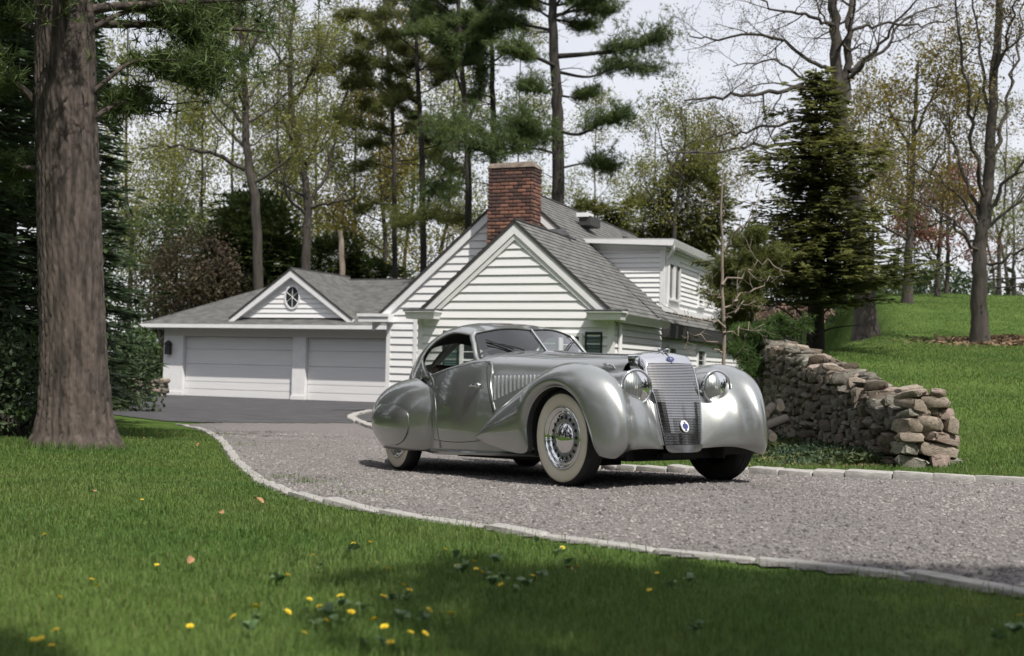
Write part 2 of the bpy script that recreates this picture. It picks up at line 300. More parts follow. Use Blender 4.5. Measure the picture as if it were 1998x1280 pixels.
while Yc < 22:                                                    # face towards the drive, shade put into its dark stones, and the capping
    l = rw.uniform(.14, .28) * (1 + (Yc - 11) * .03); z0 = base_z(4.0, Yc); z1 = wz_top(Yc); wx = np.interp(Yc, W_LINE[:, 1], W_LINE[:, 0]); zz = z0
    while zz < z1 - .14:
        h = rw.uniform(.07, .17); put_stone(wx - .22 + rw.uniform(-.02, .02), Yc + l / 2 + rw.uniform(-.05, .05), zz + h / 2, .24, l * 1.05, h * 1.08, [0, 1, 3, 4, 6, 7, 9, 10][rw.randint(8)]); zz += h
    for q in (-.18, .08): put_stone(wx + q + rw.uniform(-.05, .05), Yc + l / 2, z1 - .05 + rw.uniform(-.05, .04), rw.uniform(.2, .32), l * 1.08, rw.uniform(.08, .17))
    Yc += l
for k in range(9): put_stone(4.0 + rw.uniform(-.15, .32), 11.15 + k * .22, wz_top(11.2 + k * .22) - .0 + rw.uniform(-.03, .02), rw.uniform(.2, .34), rw.uniform(.2, .3), rw.uniform(.08, .14))
# ================================================================ house (local x along the front towards the right, y into the depth)
SIDING = mat('white_clapboard', (0.74, 0.74, 0.75), rough=.55, var=.025, vscale=3, stretch=(.4, .4, 6))
TRIM = mat('white_trim', (0.74, 0.74, 0.75), rough=.5, var=.04, vscale=5)
SHING = mat('grey_shingle', (0.095, 0.095, 0.092), rough=.95, col2=(0.165, 0.165, 0.160), vscale=3.2, bump=.4, bscale=60, detail=8, stretch=(1, 1, 3))
ROOFEDGE = mat('dark_roof_edge', (0.035, 0.035, 0.036), rough=.8)
BRICKM = [mat('brick_red', (0.165, 0.080, 0.060), rough=.9, var=.35, vscale=9, bump=.3), mat('brick_orange', (0.225, 0.110, 0.074), rough=.9, var=.3, vscale=9, bump=.3), mat('brick_dark', (0.075, 0.042, 0.036), rough=.9, var=.4, vscale=9, bump=.3)]
MORTAR = mat('mortar', (0.33, 0.28, 0.24), rough=1.0, var=.25, vscale=12)
CAPST = mat('chimney_cap_mortar', (0.17, 0.135, 0.11), rough=1.0, var=.4, vscale=6, bump=.6)
GREEN = mat('dark_green_shutter', (0.012, 0.030, 0.026), rough=.45)
WGLASS = mat('window_glass', (0.03, 0.035, 0.04), rough=.06, spec=.8)
house = empty('house', 'white clapboard house with grey gabled roofs and brick chimney', 'house', H_O, -HA)
def boards(parent, z0, z1, step, ua, ub, plane, axis='u', out=-1, name='siding_board', t=.034):
    """overlapping boards; ua(z), ub(z) bound each board; plane is v (axis u) or u (axis v); out is the outward sign"""
    z = z0
    while z < z1 - .02:
        zt = min(z + step, z1); a0, b0, a1, b1 = ua(z), ub(z), ua(zt), ub(zt)
        if b0 - a0 > .03:
            if b1 < a1: a1 = b1 = (a1 + b1) / 2
            p0, p1, pi = plane + out * t, plane + out * .006, plane - out * .0
            pts = [(a0, p0, z), (b0, p0, z), (b0, pi, z), (a0, pi, z), (a1, p1, zt - .001), (b1, p1, zt - .001), (b1, pi, zt - .001), (a1, pi, zt - .001)]
            if axis == 'v': pts = [(q, p, h) for p, q, h in pts]
            MB().hexa(pts).build(name, SIDING, parent)
        z = zt
def shingle_plane(mb, e0, e1, r1, r0, step=.14, thick=.014, mi=0):
    """courses from the eave e0-e1 up to the ridge r0-r1"""
    e0, e1, r0, r1 = map(np.array, (e0, e1, r0, r1)); L = max(np.linalg.norm(r0 - e0), np.linalg.norm(r1 - e1)); n = max(2, int(L / step)); nrm = np.cross(e1 - e0, (r0 + r1) / 2 - e0); nrm = nrm / np.linalg.norm(nrm); nrm = nrm * np.sign(nrm[2])
    for k in range(n):
        a, b = k / n, (k + 1) / n; p = [e0 + (r0 - e0) * a, e1 + (r1 - e1) * a, e1 + (r1 - e1) * b, e0 + (r0 - e0) * b]; up = nrm * thick
        mb.add([p[0], p[1], p[0] + up, p[1] + up, p[2] + nrm * .001, p[3] + nrm * .001], np.array([[0, 1, 3, 2], [2, 3, 4, 5]]), mi)
    return nrm
def slab(mb, q, thick, mi=0):
    q = [np.array(p) for p in q]; n = np.cross(q[1] - q[0], q[3] - q[0]); n = n / np.linalg.norm(n); n = n * np.sign(n[2]) * thick; return mb.hexa([p - n for p in q] + [p - n * .02 for p in q], mi)
ZB = -.25
# --- front wing: u -4.0..0, v 0..3.6
WA, WZ, WS = -1.98, 3.83, .872                                     # ridge u, ridge z, slope
wr = lambda u_: WZ - WS * abs(u_ - WA)
core = MB(); core.add([(-4, 0, ZB), (0, 0, ZB), (0, 0, 2.10), (WA, 0, 3.80), (-4, 0, 2.10), (-4, 3.6, ZB), (0, 3.6, ZB), (0, 3.6, 2.1), (WA, 3.6, 3.8), (-4, 3.6, 2.1)], [np.array([[0, 1, 2, 3, 4], [9, 8, 7, 6, 5]]), np.array([[1, 6, 7, 2], [5, 0, 4, 9]])])
core.build('wing_wall', TRIM, house)
inw = .075
boards(house, ZB, 3.70, .168, lambda z: max(-3.93, WA - (3.80 - z) / WS + inw), lambda z: min(-.07, WA + (3.80 - z) / WS - inw), 0)
boards(house, ZB, 2.02, .118, lambda z: .06, lambda z: 3.56, 0, 'v', 1)
for u0, u1 in ((-4.012, -3.92), (-.08, .0)): MB().box((u0, -.042, ZB), (u1, -.001, 2.0)).build('corner_board', TRIM, house)
MB().box((.001, -.041, ZB), (.042, .06, 1.95)).build('corner_board', TRIM, house)
rf = MB(); ov = .10
for sg in (-1, 1):
    ue = WA + sg * 2.05; e0, e1, r1, r0 = (ue, -ov, wr(ue)), (ue, 3.9 if sg < 0 else 3.3, wr(ue)), (WA, 3.9 if sg < 0 else 3.6, WZ), (WA, -ov, WZ)
    shingle_plane(rf, e0, e1, r1, r0); slab(rf, [e0, e1, r1, r0] if sg > 0 else [e0, r0, r1, e1], .05, 1)
rf.tube([(WA, -ov, WZ + .012), (WA, 3.6, WZ + .012)], .028, 6, 1)
rf.build('wing_roof', [SHING, ROOFEDGE], house)
for sg in (-1, 1):                                                 # rake boards under the roof edge
    d = .20; ue = WA + sg * 2.03
    MB().hexa([(WA, -ov + .02, WZ - .07 - d), (ue, -ov + .02, wr(ue) - .06 - d), (ue, -.002, wr(ue) - .06 - d), (WA, -.002, WZ - .07 - d), (WA, -ov + .02, WZ - .06), (ue, -ov + .02, wr(ue) - .055), (ue, -.002, wr(ue) - .055), (WA, -.002, WZ - .06)]).build('rake_board', TRIM, house)
    MB().hexa([(WA, -.05, WZ - .38), (ue - sg * .14, -.05, wr(ue) - .26), (ue - sg * .14, -.03, wr(ue) - .26), (WA, -.03, WZ - .38), (WA, -.06, WZ - .28), (ue - sg * .1, -.06, wr(ue) - .18), (ue - sg * .1, -.03, wr(ue) - .18), (WA, -.03, WZ - .28)]).build('frieze_board', TRIM, house)
# boxed eave returns, gutter along the right eave
for a, b in ((-4.20, -3.50), (-.44, .30)):
    g = MB(); g.hexa([(a + .05, -.30, 1.90), (b - .05, -.30, 1.90), (b - .05, -.002, 1.90), (a + .05, -.002, 1.90), (a + .03, -.33, 2.03), (b - .03, -.33, 2.03), (b - .03, -.002, 2.03), (a + .03, -.002, 2.03)]); g.box((a, -.36, 2.032), (b, -.002, 2.06)); g.build('eave_return', TRIM, house)
    MB().hexa([(a, -.37, 2.062), (b, -.37, 2.062), (b, -.001, 2.075), (a, -.001, 2.075), (a, -.37, 2.072), (b, -.37, 2.072), (b, -.001, 2.11), (a, -.001, 2.11)]).build('return_flashing', ROOFEDGE, house)
g = MB(); g.hexa([(.04, .001, 1.88), (.22, .001, 1.88), (.22, 3.35, 1.88), (.04, 3.35, 1.88), (.04, .001, 2.0), (.30, .001, 2.02), (.30, 3.35, 2.02), (.04, 3.35, 2.0)]); g.build('eave_gutter', TRIM, house)
MB().tube([(.06, .30, 1.88), (.07, .30, 1.7), (.07, .30, ZB)], .04, 8).build('downspout', TRIM, house, smooth=True)
# windows with dark green louvred shutters in the wing front
def shutter(u0, u1, z0, z1, v):
    f = MB(); f.box((u0, v - .045, z0), (u0 + .035, v - .01, z1)); f.box((u1 - .035, v - .045, z0), (u1, v - .01, z1)); f.box((u0 + .036, v - .045, z0), (u1 - .036, v - .01, z0 + .05)); f.box((u0 + .036, v - .045, z1 - .05), (u1 - .036, v - .01, z1)); f.box((u0 + .03, v - .018, z0), (u1 - .03, v - .011, z1))
    so = f.build('shutter', GREEN, house); sl = MB().hexa([(u0 + .037, v - .040, -.02), (u1 - .037, v - .040, -.02), (u1 - .037, v - .034, -.02), (u0 + .037, v - .034, -.02), (u0 + .037, v - .026, .018), (u1 - .037, v - .026, .018), (u1 - .037, v - .020, .018), (u0 + .037, v - .020, .018)]).build('slat', mat('shutter_slat', (.045, .085, .075), rough=.4), so, loc=(0, 0, z0 + .08))
    for zq in np.arange(z0 + .125, z1 - .06, .048): link_copy(sl, so).location = (0, 0, zq)
def window(parent, u0, u1, z0, z1, v, axis='u', out=-1, mid=True):
    def bx(mb, a, b, c, d, p0, p1):
        lo, hi = min(p0, p1), max(p0, p1)
        mb.box((a, lo, c), (b, hi, d)) if axis == 'u' else mb.box((lo, a, c), (hi, b, d))
    f = MB(); w = .07; bx(f, u0, u0 + w, z0, z1, v, v + out * .05); bx(f, u1 - w, u1, z0, z1, v, v + out * .05); bx(f, u0 + w, u1 - w, z1 - w, z1, v, v + out * .05); bx(f, u0 - .03, u1 + .03, z0 - .05, z0, v, v + out * .075)
    if mid: bx(f, u0 + w, u1 - w, (z0 + z1) / 2 - .02, (z0 + z1) / 2 + .02, v, v + out * .03)
    wo_ = f.build('window', TRIM, parent); p = MB(); bx(p, u0 + w, u1 - w, z0, z1 - w, v, v + out * .012); p.build('pane', WGLASS, wo_); return wo_
window(house, -1.02, -.56, .55, 1.66, -.02); shutter(-.52, -.18, .55, 1.68, 0); shutter(-1.42, -1.06, .55, 1.68, 0)
window(house, -3.08, -2.62, .55, 1.66, -.02); shutter(-3.46, -3.12, .55, 1.68, 0); shutter(-2.58, -2.24, .55, 1.68, 0)
# --- main house: u -6.9..0.0, v 3.6..13.5
MA, MZ, MS = -3.47, 5.12, .872
mr_ = lambda u_: MZ - MS * abs(u_ - MA)
core = MB(); core.add([(-6.62, 3.6, ZB), (-.05, 3.6, ZB), (-.05, 3.6, 2.10), (MA, 3.6, 5.05), (-6.62, 3.6, 2.3), (-6.62, 13.5, ZB), (-.05, 13.5, ZB), (-.05, 13.5, 2.1), (MA, 13.5, 5.05), (-6.62, 13.5, 2.3)], [np.array([[0, 1, 2, 3, 4], [9, 8, 7, 6, 5]]), np.array([[1, 6, 7, 2], [5, 0, 4, 9]])])
core.build('main_wall', TRIM, house)
boards(house, ZB, 4.98, .172, lambda z: max(-6.55, MA - (5.02 - z) / MS + .10), lambda z: min(-3.0 if z < 2.6 else -1.0, MA + (5.02 - z) / MS - .10), 3.6)
MB().box((-6.635, 3.565, ZB), (-6.53, 3.599, 2.1)).build('corner_board', TRIM, house); MB().box((-5.93, 3.565, ZB), (-5.83, 3.574, 2.1)).build('corner_board', TRIM, house)
boards(house, ZB, 1.95, .125, lambda z: 3.62, lambda z: 13.4, -.05, 'v', 1)
rf = MB()
for sg in (-1, 1):
    ue = MA + sg * 3.55; ze = mr_(ue); ve = 3.50
    e0, e1, r1, r0 = (ue, ve, ze), (ue, 13.7, ze), (MA, 13.7, MZ), (MA, ve, MZ)
    if sg > 0:   # right slope: upper strip to the ridge full length; the lower part stops where the wing roof takes over
        um = WA - .02; zm = mr_(um); shingle_plane(rf, (um, ve, zm), (um, 13.7, zm), r1, r0); slab(rf, [(um, ve, zm), (um, 13.7, zm), r1, r0], .05, 1)
        shingle_plane(rf, (ue, 3.55, ze), (ue, 13.7, ze), (um, 13.7, zm), (um, 3.55, zm)); slab(rf, [(ue, 3.55, ze), (ue, 13.7, ze), (um, 13.7, zm), (um, 3.55, zm)], .05, 1)
    else: shingle_plane(rf, e0, e1, r1, r0); slab(rf, [e0, r0, r1, e1], .05, 1)
rf.tube([(MA, 3.50, MZ + .012), (MA, 13.7, MZ + .012)], .03, 6, 1)
rf.build('main_roof', [SHING, ROOFEDGE], house)
for sg in (-1, 1):
    ue = MA + sg * (3.53 if sg < 0 else 1.62); d = .21
    MB().hexa([(MA, 3.52, MZ - .07 - d), (ue, 3.52, mr_(ue) - .06 - d), (ue, 3.598, mr_(ue) - .06 - d), (MA, 3.598, MZ - .07 - d), (MA, 3.52, MZ - .06), (ue, 3.52, mr_(ue) - .055), (ue, 3.598, mr_(ue) - .055), (MA, 3.598, MZ - .06)]).build('rake_board', TRIM, house)
MB().hexa([(.02, 3.62, 1.70), (.16, 3.62, 1.70), (.16, 13.6, 1.70), (.02, 13.6, 1.70), (.02, 3.62, 1.97), (.2, 3.62, 1.99), (.2, 13.6, 1.99), (.02, 13.6, 1.97)]).build('eave_gutter', ROOFEDGE, house)
g = MB(); g.box((-7.25, 3.30, 1.98), (-6.45, 3.62, 2.10)); g.box((-7.28, 3.27, 2.102), (-6.45, 3.62, 2.17)); g.build('eave_return', TRIM, house)
window(house, 4.3, 5.0, .45, 1.55, -.03, 'v', 1); window(house, 7.2, 8.1, .45, 1.55, -.03, 'v', 1)
# --- shed dormer on the right slope, overhanging the storey below
DU, D0, D1, DZ0, DZ1 = -.30, 4.95, 12.3, 2.42, 3.80
dm = MB(); dm.hexa([(-2.6, D0, 2.9), (DU, D0, DZ0), (DU, D1, DZ0), (-2.6, D1, 2.9), (-2.6, D0, 3.86), (DU, D0, DZ1), (DU, D1, DZ1), (-2.6, D1, 3.86)]); dm.build('dormer_wall', TRIM, house)
boards(house, DZ0 + .02, 3.74, .112, lambda z: max(-2.2, MA + (MZ - z) / MS - .02), lambda z: DU - .07, D0)
boards(house, DZ0 + .16, 3.62, .112, lambda z: D0 + 1.55, lambda z: D1 - .1, DU, 'v', 1)
MB().box((DU - .08, D0 - .034, DZ0), (DU + .002, D0 - .001, 3.74)).build('corner_board', TRIM, house); MB().box((DU + .003, D0 - .034, DZ0), (DU + .034, D0 + .09, 3.74)).build('corner_board', TRIM, house)
MB().box((DU - .02, D0 - .06, DZ0 - .10), (DU + .10, D1, DZ0 + .02)).build('dormer_sill', TRIM, house)
dr = MB(); dr.hexa([(-2.75, D0 - .28, 3.93), (DU + .26, D0 - .28, 3.80), (DU + .26, D1 + .25, 3.80), (-2.75, D1 + .25, 3.93), (-2.75, D0 - .28, 4.0), (DU + .30, D0 - .28, 3.93), (DU + .30, D1 + .25, 3.93), (-2.75, D1 + .25, 4.0)]); dr.hexa([(-2.7, D0 - .02, 3.80), (DU + .05, D0 - .05, 3.74), (DU + .05, D1, 3.74), (-2.7, D1, 3.80), (-2.7, D0 - .05, 3.929), (DU + .05, D0 - .05, 3.799), (DU + .05, D1, 3.799), (-2.7, D1, 3.929)])
dr.build('dormer_roof', TRIM, house)
MB().hexa([(-2.75, D0 - .27, 4.002), (DU + .29, D0 - .27, 3.935), (DU + .29, D1 + .24, 3.935), (-2.75, D1 + .24, 4.002), (-2.75, D0 - .27, 4.03), (DU + .29, D0 - .27, 3.955), (DU + .29, D1 + .24, 3.955), (-2.75, D1 + .24, 4.03)]).build('dormer_flashing', mat('metal_roofing', (.45, .45, .46), rough=.5, metal=.3), house)
MB().tube([(DU + .24, D0 - .12, 3.80), (DU + .23, D0 - .1, 3.70), (DU + .12, D0 + .02, 3.58), (DU + .07, D0 + .05, 3.5), (DU + .07, D0 + .05, DZ0)], .045, 8).build('downspout', TRIM, house, smooth=True)
for a, b in ((D0 + .28, D0 + .78), (D0 + .86, D0 + 1.42), (D0 + 3.4, D0 + 4.1), (D0 + 5.3, D0 + 6.0)): window(house, a, b, 2.66, 3.52, DU + .01, 'v', 1, False)
# --- chimney of single bricks
ch = MB(); CU0, CU1, CV0, CV1 = -3.87, -2.80, 3.0, 3.56
ch.box((CU0 + .02, CV0 + .02, 2.5), (CU1 - .02, CV1 - .02, 5.43)); chim = ch.build('chimney', MORTAR, house)
bmesh_ = [stone_mesh('brick', BRICKM[[0, 1, 0, 2, 1, 0, 2, 0][k]], 70 + k, rough=.03, sub=1, p=10.0) for k in range(8)]; rb = np.random.RandomState(8)
z = 3.42; row = 0
while z < 5.36:
    dark = z > 5.1
    L = .205; off = 0 if row % 2 else -L / 2; u_ = CU0 + off
    pick = lambda: bmesh_[[3, 6][rb.randint(2)]] if (dark and rb.rand() < .75) or rb.rand() < .24 else bmesh_[rb.randint(8)]
    while u_ < CU1 - .02:
        a, b = max(u_, CU0), min(u_ + L - .012, CU1)
        if b - a > .04: inst('brick', pick(), chim, ((a + b) / 2, CV0 + .028 + rb.uniform(-.006, .006), z + .034), (0, 0, rb.uniform(-.02, .02)), (b - a, .085, .066))
        u_ += L
    v_ = CV0 + .075 - (L / 2 if row % 2 else 0)
    while v_ < CV1:
        a, b = max(v_, CV0 + .075), min(v_ + L - .012, CV1)
        if b - a > .04: inst('brick', pick(), chim, (CU1 - .028 + rb.uniform(-.006, .006), (a + b) / 2, z + .034), (0, 0, rb.uniform(-.02, .02)), (.085, b - a, .066)); inst('brick', pick(), chim, (CU0 + .028, (a + b) / 2, z + .034), (0, 0, 0), (.085, b - a, .066))
        v_ += L
    z += .080; row += 1
c = MB(); c.hexa([(CU0 - .03, CV0 - .03, 5.42), (CU1 + .03, CV0 - .03, 5.42), (CU1 + .03, CV1 + .03, 5.42), (CU0 - .03, CV1 + .03, 5.42), (CU0 + .03, CV0 + .03, 5.53), (CU1 - .05, CV0 + .03, 5.55), (CU1 - .05, CV1 - .03, 5.54), (CU0 + .03, CV1 - .03, 5.54)]); c.build('chimney_cap', CAPST, chim)
fl = MB()
for sg in (-1, 1): fl.hexa([(WA, CV0 - .03, 3.84), (WA + sg * 1.0, CV0 - .03, wr(WA + sg * 1.0) + .02), (WA + sg * 1.0, CV0 + .0, wr(WA + sg * 1.0) + .02), (WA, CV0 + .0, 3.84), (WA, CV0 - .03, 4.02), (WA + sg * 1.0, CV0 - .03, wr(WA + sg) + .16), (WA + sg * 1.0, CV0, wr(WA + sg) + .16), (WA, CV0, 4.02)])
fl = MB(); fl.hexa([(-3.3, CV0 - .10, 3.3), (-1.75, CV0 - .10, 3.55), (-1.75, CV1, 3.6), (-3.3, CV1, 3.3), (-3.3, CV0 - .06, 3.75), (-1.9, CV0 - .08, 3.88), (-2.25, CV1, 4.12), (-3.2, CV1, 4.1)])
fl.build('chimney_flashing', mat('lead_flashing', (.07, .07, .075), rough=.6, metal=.4, var=.3, vscale=6), house)
MB().box((-2.75, 6.1, 4.50), (-2.45, 6.9, 4.72)).build('skylight', ROOFEDGE, house); MB().box((-2.80, 6.05, 4.70), (-2.5, 6.5, 4.80)).build('skylight_frame', TRIM, house)
MB().tube([(-1.6, 6.2, 3.9), (-1.6, 6.2, 4.2)], .06, 8).build('vent_pipe', ROOFEDGE, house, smooth=True)
# ================================================================ garage
gar = empty('garage', 'low white double garage with two wide doors and hipped grey roof', 'garage', H_O, -HA)
VG = 11.0; G0, G1, GB = -19.0, -9.6, -.30; EZ = 2.14
core = MB(); core.box((G0, VG + .30, GB), (G1, VG + 6.5, 2.05)); core.build('wall', TRIM, gar)
DL = [(-18.22, -13.95), (-13.48, -10.25)]
piers = [(G0, -18.22), (-13.95, -13.48), (-10.25, G1)]
for a, b in piers:
    p = MB(); p.box((a, VG, GB), (b, VG + .299, 2.05)); p.box((a - (.0 if a == G0 else .03), VG - .03, GB), (b + .03, VG - .001, GB + .22)); p.build('pier', TRIM, gar)
hd = MB(); hd.box((G0, VG - .002, 1.78), (G1, VG + .28, 2.05)); hd.build('lintel', mat('shaded_frieze_paint', (.62, .60, .55), rough=.6), gar)  # darker than the white trim: shade under the eave put into the colour
for a, b in DL:
    d = MB(); d.box((a + .001, VG + .18, GB), (b - .001, VG + .298, 1.779)); door = d.build('garage_door', TRIM, gar)
    zs = [-.22, .03, .28, .86, 1.36, 1.775]
    for z0, z1 in zip(zs[:-1], zs[1:]):
        q = MB(); q.hexa([(a + .03, VG + .152, z0 + .012), (b - .03, VG + .152, z0 + .012), (b - .03, VG + .179, z0), (a + .03, VG + .179, z0), (a + .03, VG + .152, z1 - .016), (b - .03, VG + .152, z1 - .016), (b - .03, VG + .179, z1 - .006), (a + .03, VG + .179, z1 - .006)])
        q.build('panel', SIDING, door)
        if z1 - z0 > .3: MB().box((a + .05, VG + .145, z1 - .10), (b - .05, VG + .1515, z1 - .085)).build('panel_bead', TRIM, door)
OH = .52
rf = MB(); E0, E1, EV0, EV1 = G0 - .55, -9.9, VG - OH, VG + 7.1; RV, RZ, R0, R1 = VG + 3.2, 3.86, -16.1, -9.0
fr_ = [(E0, EV0, EZ), (E1 + .9, EV0, EZ), (R1, RV, RZ), (R0, RV, RZ)]; lf_ = [(E0, EV1, EZ), (E0, EV0, EZ), (R0, RV, RZ), (R0, RV + .01, RZ)]; bk_ = [(E1, EV1, EZ), (E0, EV1, EZ), (R0, RV, RZ), (R1, RV, RZ)]
for q in (fr_, lf_, bk_): shingle_plane(rf, *q)
rf.add([fr_[0], fr_[1], (E1 + .9, EV1, EZ), (E0, EV1, EZ)], np.array([[0, 3, 2, 1]]), 1)
rf.tube([(R0, RV, RZ + .01), (R1, RV, RZ + .01)], .03, 6, 1); rf.tube([(R0, RV, RZ + .01), (E0, EV0, EZ + .02)], .02, 6, 0)
rf.build('garage_roof', [SHING, ROOFEDGE], gar)
MB().box((E0, EV0 - .03, EZ - .10), (E1 + .9, EV0 - .001, EZ + .015)).build('fascia', TRIM, gar); MB().box((E0 - .03, EV0 - .03, EZ - .13), (E0 - .001, EV1, EZ + .015)).build('fascia', TRIM, gar)
MB().box((E0, EV0, EZ - .10), (E1 + .9, VG - .003, EZ - .07)).build('soffit', TRIM, gar)
# cross gable with an oval window
PA, PZ, PS, PV = -13.95, 3.93, .70, VG - OH + .45
pb = 2.40; hwid = (PZ - pb) / PS
MB().add([(PA - hwid, PV, pb), (PA + hwid, PV, pb), (PA, PV, PZ), (PA - hwid, PV + 3, pb), (PA + hwid, PV + 3, pb), (PA, PV + 3, PZ)], [np.array([[0, 1, 2]]), np.array([[0, 2, 5, 3], [1, 4, 5, 2]])]).build('gable_wall', TRIM, gar)
boards(gar, pb, PZ - .22, .155, lambda z: PA - (PZ - z) / PS + .16, lambda z: PA + (PZ - z) / PS - .16, PV)
rf = MB()
for sg in (-1, 1):
    ue = PA + sg * (hwid + .12); ze = PZ + .05 - PS * (hwid + .12); e0, e1, r1, r0 = (ue, PV - .2, ze), (ue, PV + .5, ze), (PA, RV + .3, PZ + .05), (PA, PV - .2, PZ + .05)
    shingle_plane(rf, e0, e1, r1, r0); slab(rf, [e0, e1, r1, r0] if sg > 0 else [e0, r0, r1, e1], .05, 1)
    MB().hexa([(PA, PV - .18, PZ - .24), (ue, PV - .18, ze - .24), (ue, PV - .002, ze - .24), (PA, PV - .002, PZ - .24), (PA, PV - .18, PZ - .01), (ue, PV - .18, ze - .015), (ue, PV - .002, ze - .015), (PA, PV - .002, PZ - .01)]).build('rake_board', TRIM, gar)
rf.tube([(PA, PV - .2, PZ + .06), (PA, RV + .3, PZ + .06)], .03, 6, 1); rf.build('gable_roof', [SHING, ROOFEDGE], gar)
a = np.linspace(0, 2 * np.pi, 29)[:-1]; oc = np.array([PA, PV - .03, 3.06])
ring = np.array([[oc + [.27 * math.cos(t) * k, d, .37 * math.sin(t) * k] for k, d in ((.90, 0), (.90, -.03), (1.06, -.03), (1.06, .02))] for t in a])
ow = MB().grid(ring, close_u=True).build('oval_window', TRIM, gar, smooth=35); MB().add(np.array([oc + [.25 * math.cos(t), -.004, .33 * math.sin(t)] for t in a]), np.array([list(range(28))])).build('pane', WGLASS, ow)
for t in np.arange(6) * math.pi / 3 + math.pi / 6: MB().tube([oc + [0, -.012, 0], oc + [.235 * math.cos(t), -.012, .31 * math.sin(t)]], .009, 4).build('muntin', TRIM, ow)
for u_ in (-18.75, -10.1):
    l = MB(); l.box((u_ - .09, VG - .16, 1.15), (u_ + .09, VG - .01, 1.5)); l.hexa([(u_ - .12, VG - .2, 1.5), (u_ + .12, VG - .2, 1.5), (u_ + .12, VG - .01, 1.5), (u_ - .12, VG - .01, 1.5), (u_ - .02, VG - .1, 1.62), (u_ + .02, VG - .1, 1.62), (u_ + .02, VG - .06, 1.62), (u_ - .02, VG - .06, 1.62)]); l.build('wall_lantern', ROOFEDGE, gar)
# ================================================================ the silver coupe (x forward, y left, z up; origin on the road under the front axle)
PAINT = mat('silver_green_paint', (0.38, 0.395, 0.387), rough=0.33, metal=0.85, coat=1.0, var=0.03, vscale=60, detail=2)
CHROME = mat('chrome', (0.78, 0.78, 0.80), rough=0.05, metal=1.0)
CHROMED = mat('brushed_metal', (0.42, 0.42, 0.43), rough=0.28, metal=1.0, var=0.2, vscale=8, stretch=(1, 14, 14))
DISC = mat('wheel_silver', (0.34, 0.35, 0.36), rough=0.30, metal=0.85)
RUBBER = mat('tyre_rubber', (0.018, 0.018, 0.019), rough=0.75, var=0.3, vscale=14)
WHITEW = mat('whitewall_rubber', (0.76, 0.72, 0.60), rough=0.6, col2=(0.68, 0.63, 0.50), vscale=3)
BLACK = mat('black_underbody', (0.012, 0.012, 0.012), rough=0.8)
CABIN = mat('dark_cabin_cloth', (0.02, 0.019, 0.018), rough=0.85, var=0.3, vscale=20)
LEATHER = mat('brown_leather', (0.05, 0.03, 0.02), rough=0.5, var=0.2, vscale=9)
SEAM = mat('panel_gap', (0.03, 0.033, 0.032), rough=0.9)
LOUVM = mat('polished_louvre', (0.74, 0.75, 0.76), rough=0.22, metal=0.9)
BLUE = mat('blue_enamel', (0.03, 0.04, 0.16), rough=0.25, coat=1.0)
ENAMEL = mat('white_enamel', (0.75, 0.75, 0.73), rough=0.3, coat=1.0)
GLASS = thin_glass('windscreen_glass', (0.90, 0.93, 0.92), 1.6, 2.4)
LENS = thin_glass('lamp_glass', (0.96, 0.97, 0.97), 1.5, 1.0)

def rot3(yaw, pit, rol):
    cz, sz, cy, sy, cx, sx = math.cos(yaw), math.sin(yaw), math.cos(pit), math.sin(pit), math.cos(rol), math.sin(rol)
    return np.array([[cz, -sz, 0], [sz, cz, 0], [0, 0, 1]]) @ np.array([[cy, 0, sy], [0, 1, 0], [-sy, 0, cy]]) @ np.array([[1, 0, 0], [0, cx, -sx], [0, sx, cx]])
CAR_M = rot3(-1.0858, -0.0523, 0.0081); CAR_T = np.array([1.0988, 9.1487, 0.097])
car = empty('vintage_coupe', 'silver green vintage fastback coupe with whitewall tyres on the gravel drive', 'car')
car.matrix_world = Matrix([[*CAR_M[i], CAR_T[i]] for i in range(3)] + [[0, 0, 0, 1]])
def cp(px, py, axis, val):
    """car-space point on the sight line of a photo pixel where coordinate `axis` equals val"""
    r = C_FW + C_RT * ((px - 999) / F_PX) + C_UP * ((640 - py) / F_PX); o = CAR_M.T @ (C_POS - CAR_T); d = CAR_M.T @ r
    return o + d * ((val - o[axis]) / d[axis])

# ---- lower body: hood, cowl, flanks, tail
BX = [.27, 0, -.5, -1.0, -1.5, -1.78, -2.1, -2.5, -3.0, -3.5, -4.0, -4.5, -4.74]
BS = [[(0,1.0),(.10,.992),(.19,.955),(.235,.88),(.25,.72),(.25,.5),(.25,.33)],
      [(0,1.018),(.12,1.008),(.235,.962),(.30,.88),(.33,.72),(.34,.5),(.34,.32)],
      [(0,1.047),(.16,1.036),(.31,.985),(.40,.89),(.44,.72),(.45,.5),(.45,.3)],
      [(0,1.085),(.2,1.072),(.40,1.022),(.51,.925),(.56,.72),(.58,.48),(.56,.25)],
      [(0,1.132),(.26,1.115),(.49,1.07),(.63,.97),(.695,.73),(.71,.45),(.68,.21)],
      [(0,1.138),(.28,1.13),(.55,1.085),(.67,.99),(.735,.73),(.75,.45),(.71,.2)],
      [(0,1.03),(.3,1.035),(.63,1.03),(.71,.96),(.76,.72),(.765,.45),(.73,.19)],
      [(0,.99),(.3,.99),(.645,.985),(.70,.92),(.735,.70),(.74,.45),(.71,.19)],
      [(0,.93),(.3,.93),(.61,.925),(.64,.86),(.66,.66),(.66,.45),(.63,.21)],
      [(0,.90),(.26,.90),(.50,.88),(.57,.79),(.60,.62),(.60,.44),(.56,.25)],
      [(0,.83),(.2,.82),(.36,.78),(.43,.70),(.46,.56),(.46,.42),(.42,.3)],
      [(0,.60),(.1,.59),(.19,.57),(.24,.52),(.26,.46),(.25,.40),(.2,.36)],
      [(0,.45),(.01,.45),(.02,.45),(.02,.44),(.02,.44),(.02,.43),(.01,.43)]]
BS = np.array(BS)
